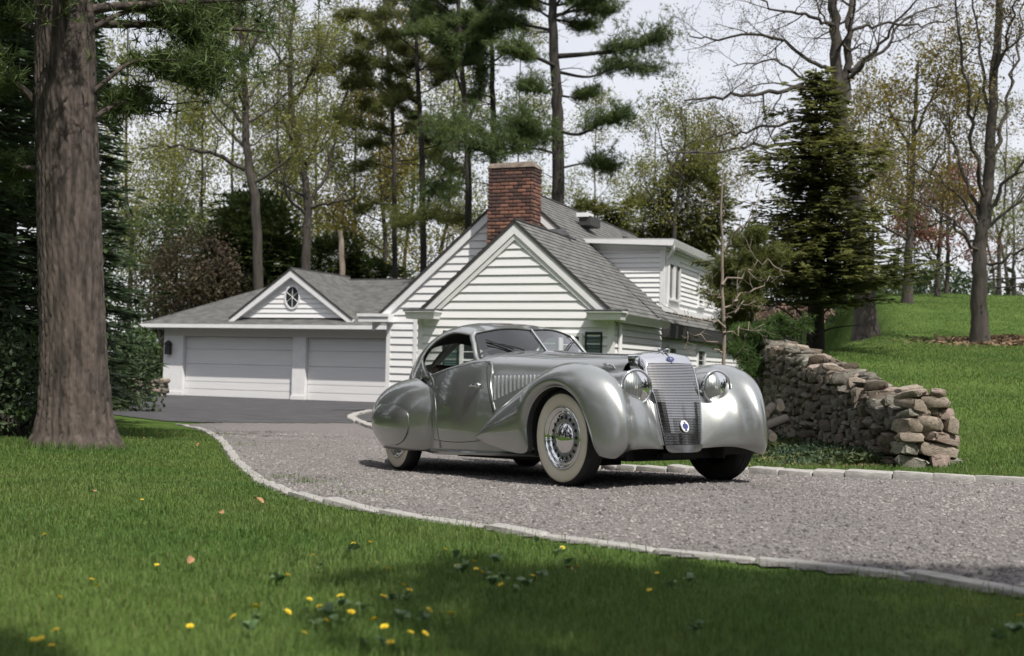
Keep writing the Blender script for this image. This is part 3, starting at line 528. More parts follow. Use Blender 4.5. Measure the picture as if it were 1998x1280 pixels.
def sec_at(x):
    t = np.interp(-x, -np.array(BX), np.arange(len(BX))); return cr(crt(BS, np.array([t]))[0], 60)
def side_y(x, z):
    s = sec_at(x); k = s[:, 1].argmax(); zz, yy = s[k:, 1], s[k:, 0]; return float(np.interp(-z, -zz, yy))
ts = np.interp(-np.linspace(.09, -4.74, 110), -np.array(BX), np.arange(len(BX)))
half = np.swapaxes(cr(np.swapaxes(crt(BS, ts), 0, 1), 46), 0, 1)              # (110, 46, 2)
xs = np.linspace(.09, -4.74, 110)
full = np.concatenate([half[:, ::-1] * [-1, 1], half[:, 1:]], 1)
P = np.concatenate([np.broadcast_to(xs[:, None, None], full.shape[:2] + (1,)), full], -1)
MB().grid(P).build('body', PAINT, car, smooth='all')
u = MB(); u.box((.0, -.20, .3), (.27, .20, .93)); u.box((-3.95, -.50, .24), (.2, .50, .34)); u.tube([(.06, -.62, .30), (.08, -.3, .25), (.08, .3, .25), (.06, .62, .30)], .035, 8); u.box((-.25, -.3, .19), (.25, .3, .27)); u.box((-.9, -.35, .14), (-.3, -.05, .22))
u.box((-3.4, -.6, .3), (-3.2, .6, .42)); u.tube([(-2.6, -.42, .19), (-1.2, -.42, .19), (-.7, -.40, .2)], .03); u.box((.28, -.1, .21), (.36, .25, .25))
u.box((-.75, -.44, .2), (.25, .44, .62)); u.box((-3.8, -.5, .2), (-2.8, .5, .7))
u.build('underbody', BLACK, car)

# ---- cabin shell: rows front to back, columns belt to roof centre
GR = np.array([[(-1.80,.605,1.045), (-1.92,.575,1.19), (-2.036,.520,1.318), (-1.955,.28,1.352), (-1.90,0,1.358)],
      [(-2.33,.690,.97), (-2.37,.645,1.18), (-2.40,.535,1.375), (-2.37,.30,1.438), (-2.36,0,1.452)],
      [(-2.75,.690,.93), (-2.77,.650,1.13), (-2.78,.545,1.34), (-2.78,.30,1.445), (-2.78,0,1.472)],
      [(-3.10,.650,.90), (-3.15,.605,1.09), (-3.18,.505,1.265), (-3.2,.28,1.375), (-3.2,0,1.42)],
      [(-3.55,.560,.86), (-3.60,.505,1.0), (-3.65,.42,1.13), (-3.7,.24,1.24), (-3.7,0,1.29)],
      [(-4.00,.400,.76), (-4.05,.36,.86), (-4.12,.30,.94), (-4.2,.17,1.02), (-4.2,0,1.07)],
      [(-4.45,.200,.56), (-4.5,.18,.65), (-4.53,.15,.70), (-4.58,.09,.74), (-4.6,0,.77)]])
def gp(uu, vv):
    """cabin surface point; uu 0..6 rows, vv 0..1 belt to centre"""
    rows = crt(GR, np.atleast_1d(uu)); return np.array([crt(r, np.array([v * 4]))[0] for r, v in zip(rows, np.atleast_1d(vv))])
UE = 2.63
def v_top(uq): return 0.455 * (np.clip(1 - (np.clip(uq - 0.0, 0, UE) / UE) ** 4.2, 0, 1)) ** .55 + .0
def v_bot(uq): return np.where(uq > 1.95, 0.235 * np.clip((uq - 1.95) / (UE - 1.95), 0, 1) ** 1.15, 0.0)
def v_t2(uq): return np.maximum(v_top(uq), v_bot(uq)) if True else 0
def strip(u0, u1, fa, fb, nu, nv, inset=0.0):
    out = []
    for q in np.linspace(u0, u1, nu):
        vv = np.linspace(float(fa(q)), float(fb(q)), nv); out.append(gp(np.full(nv, q), vv))
    P = np.array(out)
    if inset:
        c = np.array([-2.6, 0, .95]); d = P - c; P = P - inset * d / np.linalg.norm(d, axis=-1)[..., None]
    return P
vtop = lambda q: max(float(v_top(q)), .235 * min(1, q / UE)) if q < UE else .235
vtop_f = lambda q: float(.235 + (.455 - .235) * max(0.0, 1 - (q / UE) ** 3.6) ** .5)
vbot_f = lambda q: float(.235 * max(0, (q - 1.95) / (UE - 1.95)) ** 1.2) if q > 1.95 else 0.0
one = lambda q: 1.0
zero = lambda q: 0.0
qs = UE * np.sin(np.linspace(0, 1, 40) * np.pi / 2)
def strip_q(qv, fa, fb, nv, inset=0.0):
    P = np.array([gp(np.full(nv, q), np.linspace(fa(q), fb(q), nv)) for q in qv])
    if inset:
        d = P - np.array([-2.6, 0, .95]); P = P - inset * d / np.linalg.norm(d, axis=-1)[..., None]
    return P
roof, lining, qpan = MB(), MB(), MB()
q_all = np.concatenate([qs, np.linspace(UE, 6, 50)[1:]])
for s in (1, -1):
    S = np.array([1, s, 1])
    A = strip_q(qs, vtop_f, one, 22) * S; roof.grid(A, flip=(s > 0))
    RW0, RW1, RV0, RV1 = 3.75, 4.72, .54, .93
    for qa, qb, f0_, f1_, n1, n2 in ((UE, RW0, 0, 1, 18, 34), (RW0, RW1, 0, RV0, 16, 18), (RW0, RW1, RV1, 1, 16, 5), (RW1, 6, 0, 1, 22, 34)):
        B = strip_q(np.linspace(qa, qb, n1), lambda q: f0_, lambda q: f1_, n2) * S; roof.grid(B, flip=(s > 0))
    MB().grid(strip_q(np.linspace(RW0, RW1, 12), lambda q: RV0, lambda q: RV1, 10, .004) * S, flip=(s > 0)).build('rear_window', GLASS, car, smooth='all')
    C = strip_q(np.linspace(1.95, UE, 16), zero, vbot_f, 8) * S; roof.grid(C, flip=(s > 0))
    lining.grid(strip_q(qs, vtop_f, one, 14, .03) * S, flip=(s < 0)); lining.grid(strip_q(np.linspace(UE, 3.72, 14), zero, one, 14, .03) * S, flip=(s < 0))
    # returns between the outer skin and the lining round the window
    for fn, qv in ((vtop_f, qs), (vbot_f, np.linspace(1.95, UE, 16))):
        e0 = np.array([gp(q, fn(q))[0] for q in qv]); e1 = e0 - .03 * (e0 - [-2.6, 0, .95]) / np.linalg.norm(e0 - [-2.6, 0, .95], axis=1)[:, None]
        lining.grid(np.stack([e0, e1], 1) * S)
    lining.grid(strip_q(np.linspace(1.95, UE, 8), zero, vbot_f, 5, .03) * S)
    e = np.array([gp(q, vtop_f(q))[0] for q in qs]); MB().tube(e * S, .008, 6).build('window_bead', PAINT, car, smooth=True)
    e = np.array([gp(q, vbot_f(q))[0] for q in np.linspace(1.95, UE, 20)]); MB().tube(e * S, .012, 6).build('quarter_trim', PAINT, car, smooth=True)
    # screen pillar
    pl = np.array([gp(0, v)[0] for v in np.linspace(0.0, .5, 10)]); pl[0] += [.06, 0, -.03]
    MB().tube(pl * S, .026, 10, flat=.75).build('screen_pillar', PAINT, car, smooth=True)
roof.build('roof', PAINT, car, smooth='all'); lining.build('headlining', CABIN, car, smooth='all')

# ---- windscreen: two flat panes meeting at a centre bar
WB = {'c0': (-1.585, 0, 1.128), 'c1': (-1.885, 0, 1.345), 'e0': (-1.775, .585, 1.072), 'e1': (-2.03, .512, 1.31)}
WB = {k: np.array(v) for k, v in WB.items()}
for s in (1, -1):
    S = np.array([1, s, 1]); q = [WB['c0'] * S, WB['e0'] * S, WB['e1'] * S, WB['c1'] * S]
    bow = np.zeros((9, 9, 3))
    for i in range(9):
        for j in range(9):
            a, b = i / 8, j / 8; bow[i, j] = (q[0] * (1 - a) + q[1] * a) * (1 - b) + (q[3] * (1 - a) + q[2] * a) * b
            bow[i, j] += np.array([.02, 0, .03]) * math.sin(math.pi * a) * (.3 + .7 * b)
    pane = MB().grid(bow, flip=(s < 0)).build('windscreen_pane', GLASS, car, smooth='all')
    fr = MB(); fr.tube(bow[:, 0] + [0, 0, .0], .010, 6); fr.tube(bow[:, 8], .010, 6); fr.tube(bow[8, :], .010, 6); fr.build('windscreen_frame', CHROME if False else SEAM, car, smooth=True)
    br = bow[:, 8]; # roof header fills up to the roof front edge
    top = np.array([gp(0, .5 + .5 * (1 - t))[0] for t in np.linspace(0, 1, 9)]) * S
    MB().grid(np.stack([br, top], 1)).build('roof_header', PAINT, car, smooth='all')
    side = np.array([gp(0, .5 * t)[0] for t in np.linspace(0, 1, 9)]) * S
    MB().grid(np.stack([bow[8, :], side], 1)).build('pillar_filler', PAINT, car, smooth='all')
    # wiper
    base = q[0] * .62 + q[1] * .38 + np.array([.05, 0, .012]); piv = bow[3, 0] + [.03, 0, .03]; tip = bow[7, 4] + [.012, 0, .02] if s < 0 else bow[6, 4] + [.012, 0, .02]
    w = MB(); w.tube([base, piv, (piv + tip) / 2 + [0, 0, .012], tip], [.012, .007, .006, .005], 6); d = (bow[7, 5] - bow[4, 1]); w.tube([bow[4, 1] + [.012, 0, .014], bow[7, 5] + [.012, 0, .014]], .006, 6)
    w.build('wiper', BLACK, car, smooth=True)
bar = np.array([WB['c0'] + [.0, 0, .004], WB['c1'] + [.005, 0, .008]]); MB().tube(bar, .013, 8).build('windscreen_bar', CHROME, car, smooth=True)

# ---- interior
MB().box((-3.3, -.6, .30), (-1.2, .6, .36)).build('cabin_floor', CABIN, car)
MB().box((-3.42, -.5, .36), (-3.3, .5, .88)).build('rear_bulkhead', CABIN, car)
for s in (1, -1):
    st = MB(); st.hexa([(-2.75, s*.34-.24, .42), (-2.15, s*.34-.24, .42), (-2.15, s*.34+.24, .42), (-2.75, s*.34+.24, .42), (-2.75, s*.34-.24, .56), (-2.15, s*.34-.24, .60), (-2.15, s*.34+.24, .60), (-2.75, s*.34+.24, .56)])
    st.hexa([(-2.80, s*.34-.24, .5), (-2.68, s*.34-.24, .5), (-2.68, s*.34+.24, .5), (-2.80, s*.34+.24, .5), (-3.02, s*.34-.2, 1.06), (-2.92, s*.34-.2, 1.06), (-2.92, s*.34+.2, 1.06), (-3.02, s*.34+.2, 1.06)])
    so = st.build('seat', LEATHER, car); so.modifiers.new('b', 'BEVEL').width = .04
MB().box((-1.82, -.62, .80), (-1.70, .62, 1.03)).build('dashboard', CABIN, car)
a = np.linspace(0, 2 * np.pi, 33)[:-1]; ring = np.stack([-2.05 + .08 * np.sin(a), -.34 + .2 * np.cos(a), .98 + .19 * np.sin(a)], -1)
sw = MB(); sw.tube(np.vstack([ring, ring[:1]]), .013, 8, cap=False); sw.tube([(-1.75, -.34, .88), (-2.05, -.34, .98)], .02, 8)
for k in range(3): sw.tube([(-2.05, -.34, .98), ring[[2, 14, 24][k]]], .009, 6)
sw.build('steering_wheel', BLACK, car, smooth=True)

# ---- front fenders
FR = [[(-1.5,.775,.345),(-1.5,.785,.352),(-1.5,.785,.36),(-1.5,.775,.368),(-1.5,.76,.37),(-1.5,.74,.365),(-1.5,.72,.36),(-1.5,.70,.35)],
 [(-1.2,.815,.312),(-1.2,.84,.38),(-1.2,.835,.46),(-1.22,.785,.525),(-1.22,.73,.525),(-1.22,.69,.50),(-1.22,.66,.48),(-1.22,.62,.45)],
 [(-.9,.83,.275),(-.9,.865,.38),(-.9,.86,.54),(-.93,.775,.665),(-.93,.68,.67),(-.93,.61,.63),(-.93,.57,.6),(-.93,.52,.55)],
 [(-.62,.84,.245),(-.6,.88,.40),(-.6,.875,.64),(-.62,.76,.79),(-.62,.63,.79),(-.62,.54,.74),(-.62,.49,.71),(-.62,.44,.66)],
 [(-.405,.845,.265),(-.50,.885,.42),(-.52,.88,.66),(-.50,.755,.835),(-.50,.61,.835),(-.5,.51,.78),(-.5,.46,.75),(-.5,.41,.70)],
 [(-.452,.845,.45),(-.46,.887,.56),(-.42,.88,.73),(-.36,.75,.89),(-.36,.59,.885),(-.36,.49,.82),(-.36,.43,.79),(-.36,.38,.75)],
 [(-.34,.845,.65),(-.34,.888,.70),(-.28,.875,.81),(-.20,.745,.935),(-.2,.58,.925),(-.2,.47,.85),(-.2,.41,.82),(-.2,.36,.78)],
 [(-.11,.845,.757),(-.11,.888,.79),(-.06,.87,.865),(0,.735,.958),(0,.57,.94),(0,.455,.86),(0,.39,.82),(0,.34,.8)],
 [(.10,.845,.768),(.12,.882,.80),(.17,.85,.87),(.22,.712,.94),(.2,.565,.915),(.15,.46,.85),(.15,.38,.815),(.12,.31,.80)],
 [(.265,.840,.708),(.29,.862,.735),(.36,.825,.80),(.44,.69,.85),(.42,.56,.835),(.33,.47,.785),(.31,.36,.765),(.27,.25,.77)],
 [(.37,.83,.612),(.405,.836,.635),(.485,.785,.68),(.575,.66,.71),(.555,.57,.70),(.46,.485,.68),(.44,.36,.67),(.35,.232,.67)],
 [(.427,.815,.505),(.47,.812,.515),(.565,.745,.53),(.645,.645,.545),(.625,.575,.545),(.525,.49,.54),(.515,.355,.535),(.42,.212,.53)],
 [(.462,.80,.39),(.51,.79,.392),(.60,.725,.395),(.66,.645,.40),(.64,.582,.405),(.545,.492,.41),(.54,.345,.41),(.45,.19,.41)],
 [(.475,.78,.305),(.53,.77,.30),(.60,.715,.29),(.63,.648,.285),(.61,.588,.30),(.54,.492,.315),(.535,.335,.32),(.465,.175,.315)],
 [(.50,.75,.25),(.53,.745,.242),(.56,.70,.230),(.565,.652,.233),(.548,.588,.262),(.51,.485,.29),(.515,.335,.295),(.465,.17,.285)]]
FR = np.array(FR)
FD = surf(FR, 110, 60)
def smooth_grid(P, ku, kv):
    for ax, k in ((0, ku), (1, kv)):
        Q = np.swapaxes(P, 0, ax).copy()
        for _ in range(k): Q[1:-1] = .25 * Q[:-2] + .5 * Q[1:-1] + .25 * Q[2:]
        P = np.swapaxes(Q, 0, ax)
    return P
FD = smooth_grid(FD, 14, 22)
for s in (1, -1):
    S = np.array([1, s, 1]); g = MB().grid(FD * S, flip=(s < 0))
    lip = FD[:, 0] * S; inw = lip * 1.0; inw[:, 1] -= s * .05; g.grid(np.stack([inw, lip], 1), flip=(s < 0))
    g.build('front_fender', PAINT, car, smooth='all')
    lin = FD * 1.0; w = MB(); bw = lip[38:] * 1.0
    MB().tube(lip[30:], .006, 6).build('arch_bead', PAINT, car, smooth=True)
    # inner wheel housing
    a = np.linspace(-.5, np.pi + .5, 24); wl = np.array([[(.43 * math.cos(t), s * yy, .40 + .36 * math.sin(t)) for yy in (.80, .45)] for t in a]); hs = MB().grid(wl); hs.box((-.42, s*.45 - .01, .2), (.40, s*.45 + .01, .78)); hs.build('wheel_housing', BLACK, car)

# ---- rear fenders: egg shaped, with a bulged wheel cover
def egg(th, rho, s):
    """th round the side view, rho 0 centre of the outer face .. 1 rim"""
    ca, sa = np.cos(th), np.sin(th); n = np.where(sa > 0, 2.15, 2.25)
    k = (np.abs(ca) ** n + np.abs(sa) ** n) ** (-1 / n)
    ax = np.where(ca > 0, .745, 1.05); bz = np.where(sa > 0, .385, .50)
    x = -3.18 + ax * ca * k * rho; z = .56 + bz * sa * k * rho
    y = .55 + .350 * (np.clip(1 - rho ** 2.15, 0, 1)) ** (1 / 2.0)
    z = np.where(z < .23, .205 + .025 * np.exp((z - .23) / .025), z)
    x, y, z = np.broadcast_arrays(x, s * y, z); return np.stack([x, y, z], -1)
for s in (1, -1):
    th = np.linspace(0, 2 * np.pi, 97)[:-1]; rh = np.sin(np.linspace(0.02, 1, 40) * np.pi / 2)
    P = egg(th[:, None], rh[None, :], s); MB().grid(P, close_u=True, flip=(s < 0)).build('rear_fender', PAINT, car, smooth='all')
    rs = np.linspace(.0, .60, 18); off = np.array([0, s * .030, 0]); ths = th
    Q = egg(ths[:, None], rs[None, :], s) + off; Q[..., 0] = -3.22 + (Q[..., 0] + 3.18) * .92; Q[..., 2] = .515 + (Q[..., 2] - .56) * .82
    edge = Q[:, -1] - off * 2; sp = MB().grid(np.concatenate([Q, edge[:, None]], 1), close_u=True, flip=(s < 0)); sp.build('wheel_spat', PAINT, car, smooth=35); MB().tube(np.vstack([Q[:, -1], Q[:1, -1]]) - off * .95, .0055, 5, cap=False).build('spat_gap', SEAM, car)
    pts = np.array([(-2.34, .735, .25), (-2.355, .755, .45), (-2.40, .75, .65), (-2.50, .715, .82), (-2.68, .67, .94), (-2.9, .62, .985), (-3.1, .58, .98)]) * [1, s, 1]
    MB().tube(cr(pts, 40), .012, 8).build('fender_bead', PAINT, car, smooth=True)

# ---- doors (rear hinged), with their gaps, handles and sills
for s in (1, -1):
    zr = lambda t: .315 + t * (.985 - .315)
    xr = lambda z: -2.49 if z < .8 else -2.49 - 0.0 * z
    xf = lambda z: -1.55 + .46 * (1.01 - z)
    P = np.zeros((30, 26, 3))
    for i in range(30):
        for j in range(26):
            u_, t = i / 29, j / 25; zz0 = .33 - .03 * math.sin(math.pi * u_) + .03 * u_
            xm = xr(.5) + (xf(.6) - xr(.5)) * u_; ztop = np.interp(xm, [-2.49, -2.2, -1.9, -1.5], [.935, .975, 1.0, 1.03]); z = zz0 + (ztop - zz0) * t
            x = xr(z) + (xf(z) - xr(z)) * u_; P[i, j] = (x, s * (side_y(x, z) + .0055), z)
    rim = np.concatenate([P[:, 0], P[-1, 1:], P[::-1, -1][1:], P[0, ::-1][1:]]); inn = rim - np.array([0, s * .02, 0])
    d = MB().grid(P, flip=(s > 0)); d.grid(np.stack([rim, inn], 1)); door = d.build('door', PAINT, car, smooth=30)
    MB().tube(rim + np.array([0, -s * .004, 0]), .0052, 5, cap=False).build('door_gap', SEAM, car, smooth=True)
    h = cp(925, 752, 1, -.76); h = np.array([h[0], s * (side_y(h[0], h[2]) + .02), h[2]])
    hm = MB(); hm.lathe([(0, -.01), (.022, -.008), (.026, .01), (.02, .022), (0, .026)], 16, center=h, sgn=s); hm.tube([h + [0, s*.02, 0], h + [-.05, s*.032, .004], h + [-.11, s*.03, 0], h + [-.15, s*.022, -.006]], [.013, .014, .011, .004], 8)
    hm.build('handle', CHROME, door, smooth=True)
    pts = np.array([(-1.62, 1.035), (-1.50, 1.0), (-1.44, .93), (-1.43, .86), (-1.39, .75), (-1.33, .6)]); pts = cr(pts, 24)
    MB().tube([(x, s * (side_y(x, z) + .003), z) for x, z in pts], .008, 6).build('cowl_bead', PAINT, car, smooth=True)
    b = MB().tube([(x, s * (side_y(x, .30 if x > -1.3 else .26) + .004), .22) for x in np.linspace(-2.6, -.5, 20)], .02, 6); b.build('sill', PAINT, car, smooth=True)
    # hood side louvres
    for k, x in enumerate(np.linspace(-1.385, -.815, 13)):
        z0 = np.interp(x, [-1.385, -.79], [.685, .874]); z1 = .897 - .012 * (x + 1.385) / .6; zz = np.linspace(z0, z1, 8); xx = x + .05 * (z1 - zz) / .21 * (1 if True else 0)
        MB().tube([(a_, s * (side_y(a_, z_) + .004), z_) for a_, z_ in zip(xx, zz)], .0085, 6, flat=.8).build('louvre', LOUVM, car, smooth=True)
    # hood latch and hood side seam
    h = cp(1190, 713, 1, -.30); h = np.array([h[0], s * (side_y(h[0], h[2]) + .02), h[2]])
    MB().tube([h + [-.09, -s*.01, .012], h + [-.06, s*.015, .014], h + [0, s*.014, .006], h + [.035, 0, -.002], h + [.06, -s * .005, -.03]], [.006, .011, .009, .01, .006], 8).build('hood_latch', CHROME, car, smooth=True)
    MB().tube([(x, s * (side_y(x, .845) + .002), .845) for x in np.linspace(.2, -.5, 14)], .004, 5).build('hood_seam', SEAM, car)
hg = MB()
for x in np.linspace(.1, -1.35, 70):
    z = sec_at(x)[0, 1]; hg.box((x - .007, -.012, z - .004), (x + .007, .012, z + .009))
for s in (1, -1): hg.tube([(x, s * .018, sec_at(x)[0, 1] + .001) for x in np.linspace(.12, -1.42, 30)], .005, 5)
hg.build('hood_hinge', LOUVM, car)

# ---- radiator shell, grille, badge, mascot
GZ = np.array([.315, .40, .52, .636, .74, .84, .90, .93]); GX = np.array([.474, .463, .443, .42, .386, .344, .320, .307]); GW = np.array([.160, .172, .187, .199, .210, .218, .216, .205])
gx = lambda z: np.interp(z, GZ, GX); gw = lambda z: np.interp(z, GZ, GW)
bars = MB()
for z in np.arange(.325, .931, .0123):
    x, w = gx(z), gw(z); yy = np.linspace(-w, w, 13); c = .030 * (1 - (yy / w) ** 2)
    sl_ = lambda dz: gx(z + dz) - gx(z)
    pr = [np.stack([x + c + dx, yy, np.full(13, z + dz)], -1) for dx, dz in ((0.0, -.0058), (.011 + sl_(-.0044), -.0046), (.0125 + sl_(-.0036), -.0036), (.0125 + sl_(.0036), .0036), (.011 + sl_(.0044), .0046), (.002, .0056))]
    bars.grid(np.stack(pr, 1), flip=True)
gb = bars.build('grille_bars', mat('grille_nickel', (0.52, 0.51, 0.50), rough=0.12, metal=1.0), car); tag(gb, kind='stuff')
bk = MB(); zz = np.linspace(.315, .92, 12); bk.grid(np.array([[(gx(z) - .012 + .03 * (1 - t * t), t * gw(z), z) for t in np.linspace(-1, 1, 9)] for z in zz])); bk.build('grille_core', BLACK, car)
prof = []   # half outline of the shell, from the bottom corner up over the crown
for z in np.linspace(.315, .88, 14): prof.append((gx(z), gw(z), z))
for t in np.linspace(.12, 1, 7):
    a_ = t * math.pi / 2; prof.append((gx(.88 + .05 * math.sin(a_)), .185 + .032 * math.cos(a_), .88 + .05 * math.sin(a_)))
for t in np.linspace(.15, 1, 7): prof.append((.307 - 0.0 * t, .185 * (1 - t), .930 + .004 * t))
prof = np.array(prof); sh = MB()
for s in (1, -1):
    rows = []
    for (x, y, z) in prof:
        up = max(0, (z - .84) / .09); k = min(1, up)
        c_ = 1 - .30 * (y / .22) ** 2; fx = .03 * (1 - (y / max(.02, gw(z))) ** 2) * k
        rows.append([(x + fx - .002, s * y * .98, z - .004 * k), (x + fx + .014, s * (y + .004), z + .004), (x + fx * .9 + .006, s * (y + .016 * (1 - .5 * k)), z + .024 * k * c_), (x + fx * .6 - .02 - .0 * k, s * (y * (1 + .02 * k) + .026 * (1 - .6 * k)), z + .066 * k * c_), (x - .07 + .005 * k, s * (y * (1 + .06 * k) + .028 * (1 - .2 * k)), z + .092 * k * c_), (x - .15 - .04 * k, s * (y * (1 + .12 * k) + .024), z + .104 * k * c_)])
    sh.grid(cr(np.swapaxes(np.array(rows), 0, 1), 16).swapaxes(0, 1), flip=(s < 0))
sh.build('radiator_shell', CHROME, car, smooth='all')
for s in (1, -1): MB().tube([(gx(z) + .004, s * (gw(z) + .008), z) for z in np.linspace(.315, .90, 24)], .0095, 8).build('shell_edge', CHROME, car, smooth=True)
tr = MB(); zz = [.258, .27, .29, .316]; ww = [.118, .150, .166, .172]
tr.grid(np.array([[(.486 - (z - .258) * .1 + .03 * (1 - t * t) + .012, t * w, z) for t in np.linspace(-1, 1, 17)] for z, w in zip(zz, ww)]), flip=True); tr.grid(np.array([[(.30, t * w, z), (.486 - (z - .258) * .1 + .03 * (1 - t * t) + .012, t * w, z)] for t in np.linspace(-1, 1, 17) for z, w in ((.258, .118),)]))
tr.build('grille_base_plate', CHROMED, car, smooth=True)
def oval(name, c, ry, rz, m, parent, lean, n=28, shape=None, thick=.004):
    a = np.linspace(0, 2 * np.pi, n + 1)[:-1]; r = shape(a) if shape else np.ones(n)
    ring = np.stack([-lean * rz * r * np.sin(a), ry * r * np.cos(a), rz * r * np.sin(a)], -1) + c; back = ring - [thick * 1.5, 0, 0]
    g = MB().grid(np.stack([back, ring], 1), close_u=True); g.add(ring, np.array([list(range(n))])); return g.build(name, m, parent)
bc = cp(1334, 831.5, 1, 0.0); bc = bc + np.array([.016, 0, 0]); ln = .32
badge = oval('badge_rim', bc - [.002, 0, 0], .0365, .046, CHROME, car, ln)
oval('badge_field', bc + [.003, 0, 0], .034, .043, ENAMEL, badge, ln)
oval('badge_emblem', bc + [.006, 0, 0], .0255, .0235, BLUE, badge, ln, 48, lambda a: .93 + .07 * np.abs(np.cos(4 * a)))
oval('badge_emblem', bc + [-.006, 0, .029], .010, .005, BLUE, badge, ln, 12); oval('badge_emblem', bc + [.018, 0, -.029], .011, .005, BLUE, badge, ln, 12)
tb = np.array([.338, 0, .968]); ln2 = .55
bd = oval('shell_badge', tb, .040, .023, CHROME, car, ln2); oval('shell_badge_field', tb + [.004, 0, .003], .034, .019, BLUE, bd, ln2)
oval('shell_badge_letter', tb + [.008, 0, .005], .014, .008, CHROME, bd, ln2, 24, lambda a: .7 + .3 * np.cos(3 * a))
mc = MB(); c = np.array([.215, 0, 1.022]); mc.lathe([(0, -.02), (.035, -.02), (.034, .0), (.018, .008), (.014, .02), (0, .022)], 20, axis='z', center=c)
for s in (1, -1): mc.tube([c + [.0, s * .004, .026], c + [.02, s * .05, .034], c + [-.005, s * .095, .024]], [.010, .009, .004], 8, flat=.6)
mc.tube([c + [-.03, 0, .026], c + [.06, 0, .03]], [.008, .005], 8); mc.build('radiator_mascot', CHROME, car, smooth=True)

# ---- headlights
hl = MB(); hl.lathe([(.0, -.16), (.06, -.145), (.105, -.09), (.126, -.03), (.131, .0)], 40, axis='x'); bowl_me = hl.build('headlight', CHROME, car, smooth=True); bowl_me.location = (.425, -.375, .752)
t_ = MB().tube([(.0 + .0, .1285 * math.cos(a), .1285 * math.sin(a)) for a in np.linspace(0, 2 * np.pi, 41)], .010, 8, cap=False); t_.build('rim', CHROME, bowl_me, smooth='all')
MB().lathe([(.0, -.085), (.04, -.078), (.08, -.05), (.108, -.018), (.122, .003)], 40, axis='x').build('reflector', mat('reflector', (.42, .42, .43), rough=.07, metal=1.0), bowl_me, smooth='all')
bl = MB(); bl.lathe([(0, -.0), (.014, -.004), (.018, -.03), (.01, -.07)], 16, axis='x'); bl.tube([(0.0, 0, 0), (-.01, .0, .115)], .005, 6); bl.build('bulb', mat('bulb_glass', (.8, .8, .78), rough=.15, metal=.3), bowl_me, smooth=True)
MB().lathe([(.0, .030), (.05, .026), (.09, .016), (.124, .0)], 40, axis='x').build('lens', LENS, bowl_me, smooth='all')
rb = MB()
for k in range(-4, 5):
    y = k * .024; h = math.sqrt(max(.0, .118 ** 2 - y * y)); rb.tube([(.004 + .022 * (1 - (y * y + z * z) / .0139), y, z) for z in np.linspace(-h, h, 7)], .0022, 4)
tag(rb.build('lens_flutes', LENS, bowl_me), kind='stuff')
h2 = copy_tree(bowl_me, car); h2.location = (.425, .375, .752)
for s in (1, -1):
    f = MB().tube(cr([(.42, s*.375, .745), (.30, s*.385, .75), (.12, s*.40, .765), (-.10, s*.43, .80), (-.34, s*.47, .835)], 24), cr(np.array([.122, .128, .112, .075, .02])[:, None], 24)[:, 0], 28); f.build('headlight_fairing', PAINT, car, smooth='all')

# ---- wheels
wt = MB(); wt.lathe([(.225, .05), (.24, .066), (.262, .075), (.30, .080), (.335, .077), (.352, .070), (.365, .058), (.372, .04), (.375, .012), (.375, -.012), (.372, -.04), (.365, -.058), (.352, -.070), (.335, -.077), (.30, -.08), (.262, -.075), (.24, -.066), (.225, -.05)], 72)
wheel = empty('wheel', None, None); wheel.parent = car
wt.build('tyre', RUBBER, wheel, smooth='all')
tg = MB()
for y in (-.03, 0, .03): tg.tube([(.3745 * math.cos(a), y, .3745 * math.sin(a)) for a in np.linspace(0, 2 * np.pi, 65)], .004, 4, cap=False)
tg.build('tread_groove', BLACK, wheel)
MB().lathe([(.238, .0655), (.262, .0772), (.285, .0812), (.30, .0822), (.318, .0812), (.3345, .0788), (.336, .075)], 72).build('whitewall', WHITEW, wheel, smooth='all')
MB().lathe([(.243, .058), (.243, .070), (.236, .079), (.226, .080), (.218, .070), (.212, .058), (.204, .056), (.199, .062), (.192, .060), (.186, .046), (.178, .038), (.17, .036), (.16, -.03)], 72).build('rim', CHROME, wheel, smooth='all')
MB().lathe([(.18, .032), (.168, .046), (.150, .051), (.132, .047), (.118, .040), (.0, .04)], 60).build('wheel_disc', DISC, wheel, smooth='all')
sl = MB()
for k in range(18):
    a = 2 * np.pi * k / 18; c, n_ = np.array([math.cos(a), 0, math.sin(a)]), np.array([-math.sin(a), 0, math.cos(a)]); e = []
    for t in np.linspace(0, 2 * np.pi, 11)[:-1]: e.append(c * (.157 + .018 * math.cos(t)) + n_ * (.0125 * math.sin(t)) + [0, .0525 - .25 * abs(.006 + .018 * math.cos(t)) ** 1.2, 0])
    sl.add(e, np.array([list(range(10))[::-1]]))
tag(sl.build('vent_slots', BLACK, wheel), kind='stuff')
MB().lathe([(.125, .044), (.124, .054), (.110, .064), (.085, .076), (.055, .085), (.025, .089), (.0, .090)], 60).build('hubcap', CHROME, wheel, smooth='all')
bd = MB().lathe([(.14, -.02), (.14, -.07), (.0, -.08)], 24); bd.build('brake_drum', BLACK, wheel)
STEER = .0786
wheel.location = (0, -.71, .375); wheel.rotation_euler = (0, 0, math.pi + STEER)
for loc, rz in (((0, .71, .375), STEER), ((-3.3, -.71, .375), math.pi), ((-3.3, .71, .375), 0)):
    w2 = copy_tree(wheel, car); w2.location = loc; w2.rotation_euler = (0, 0, rz)
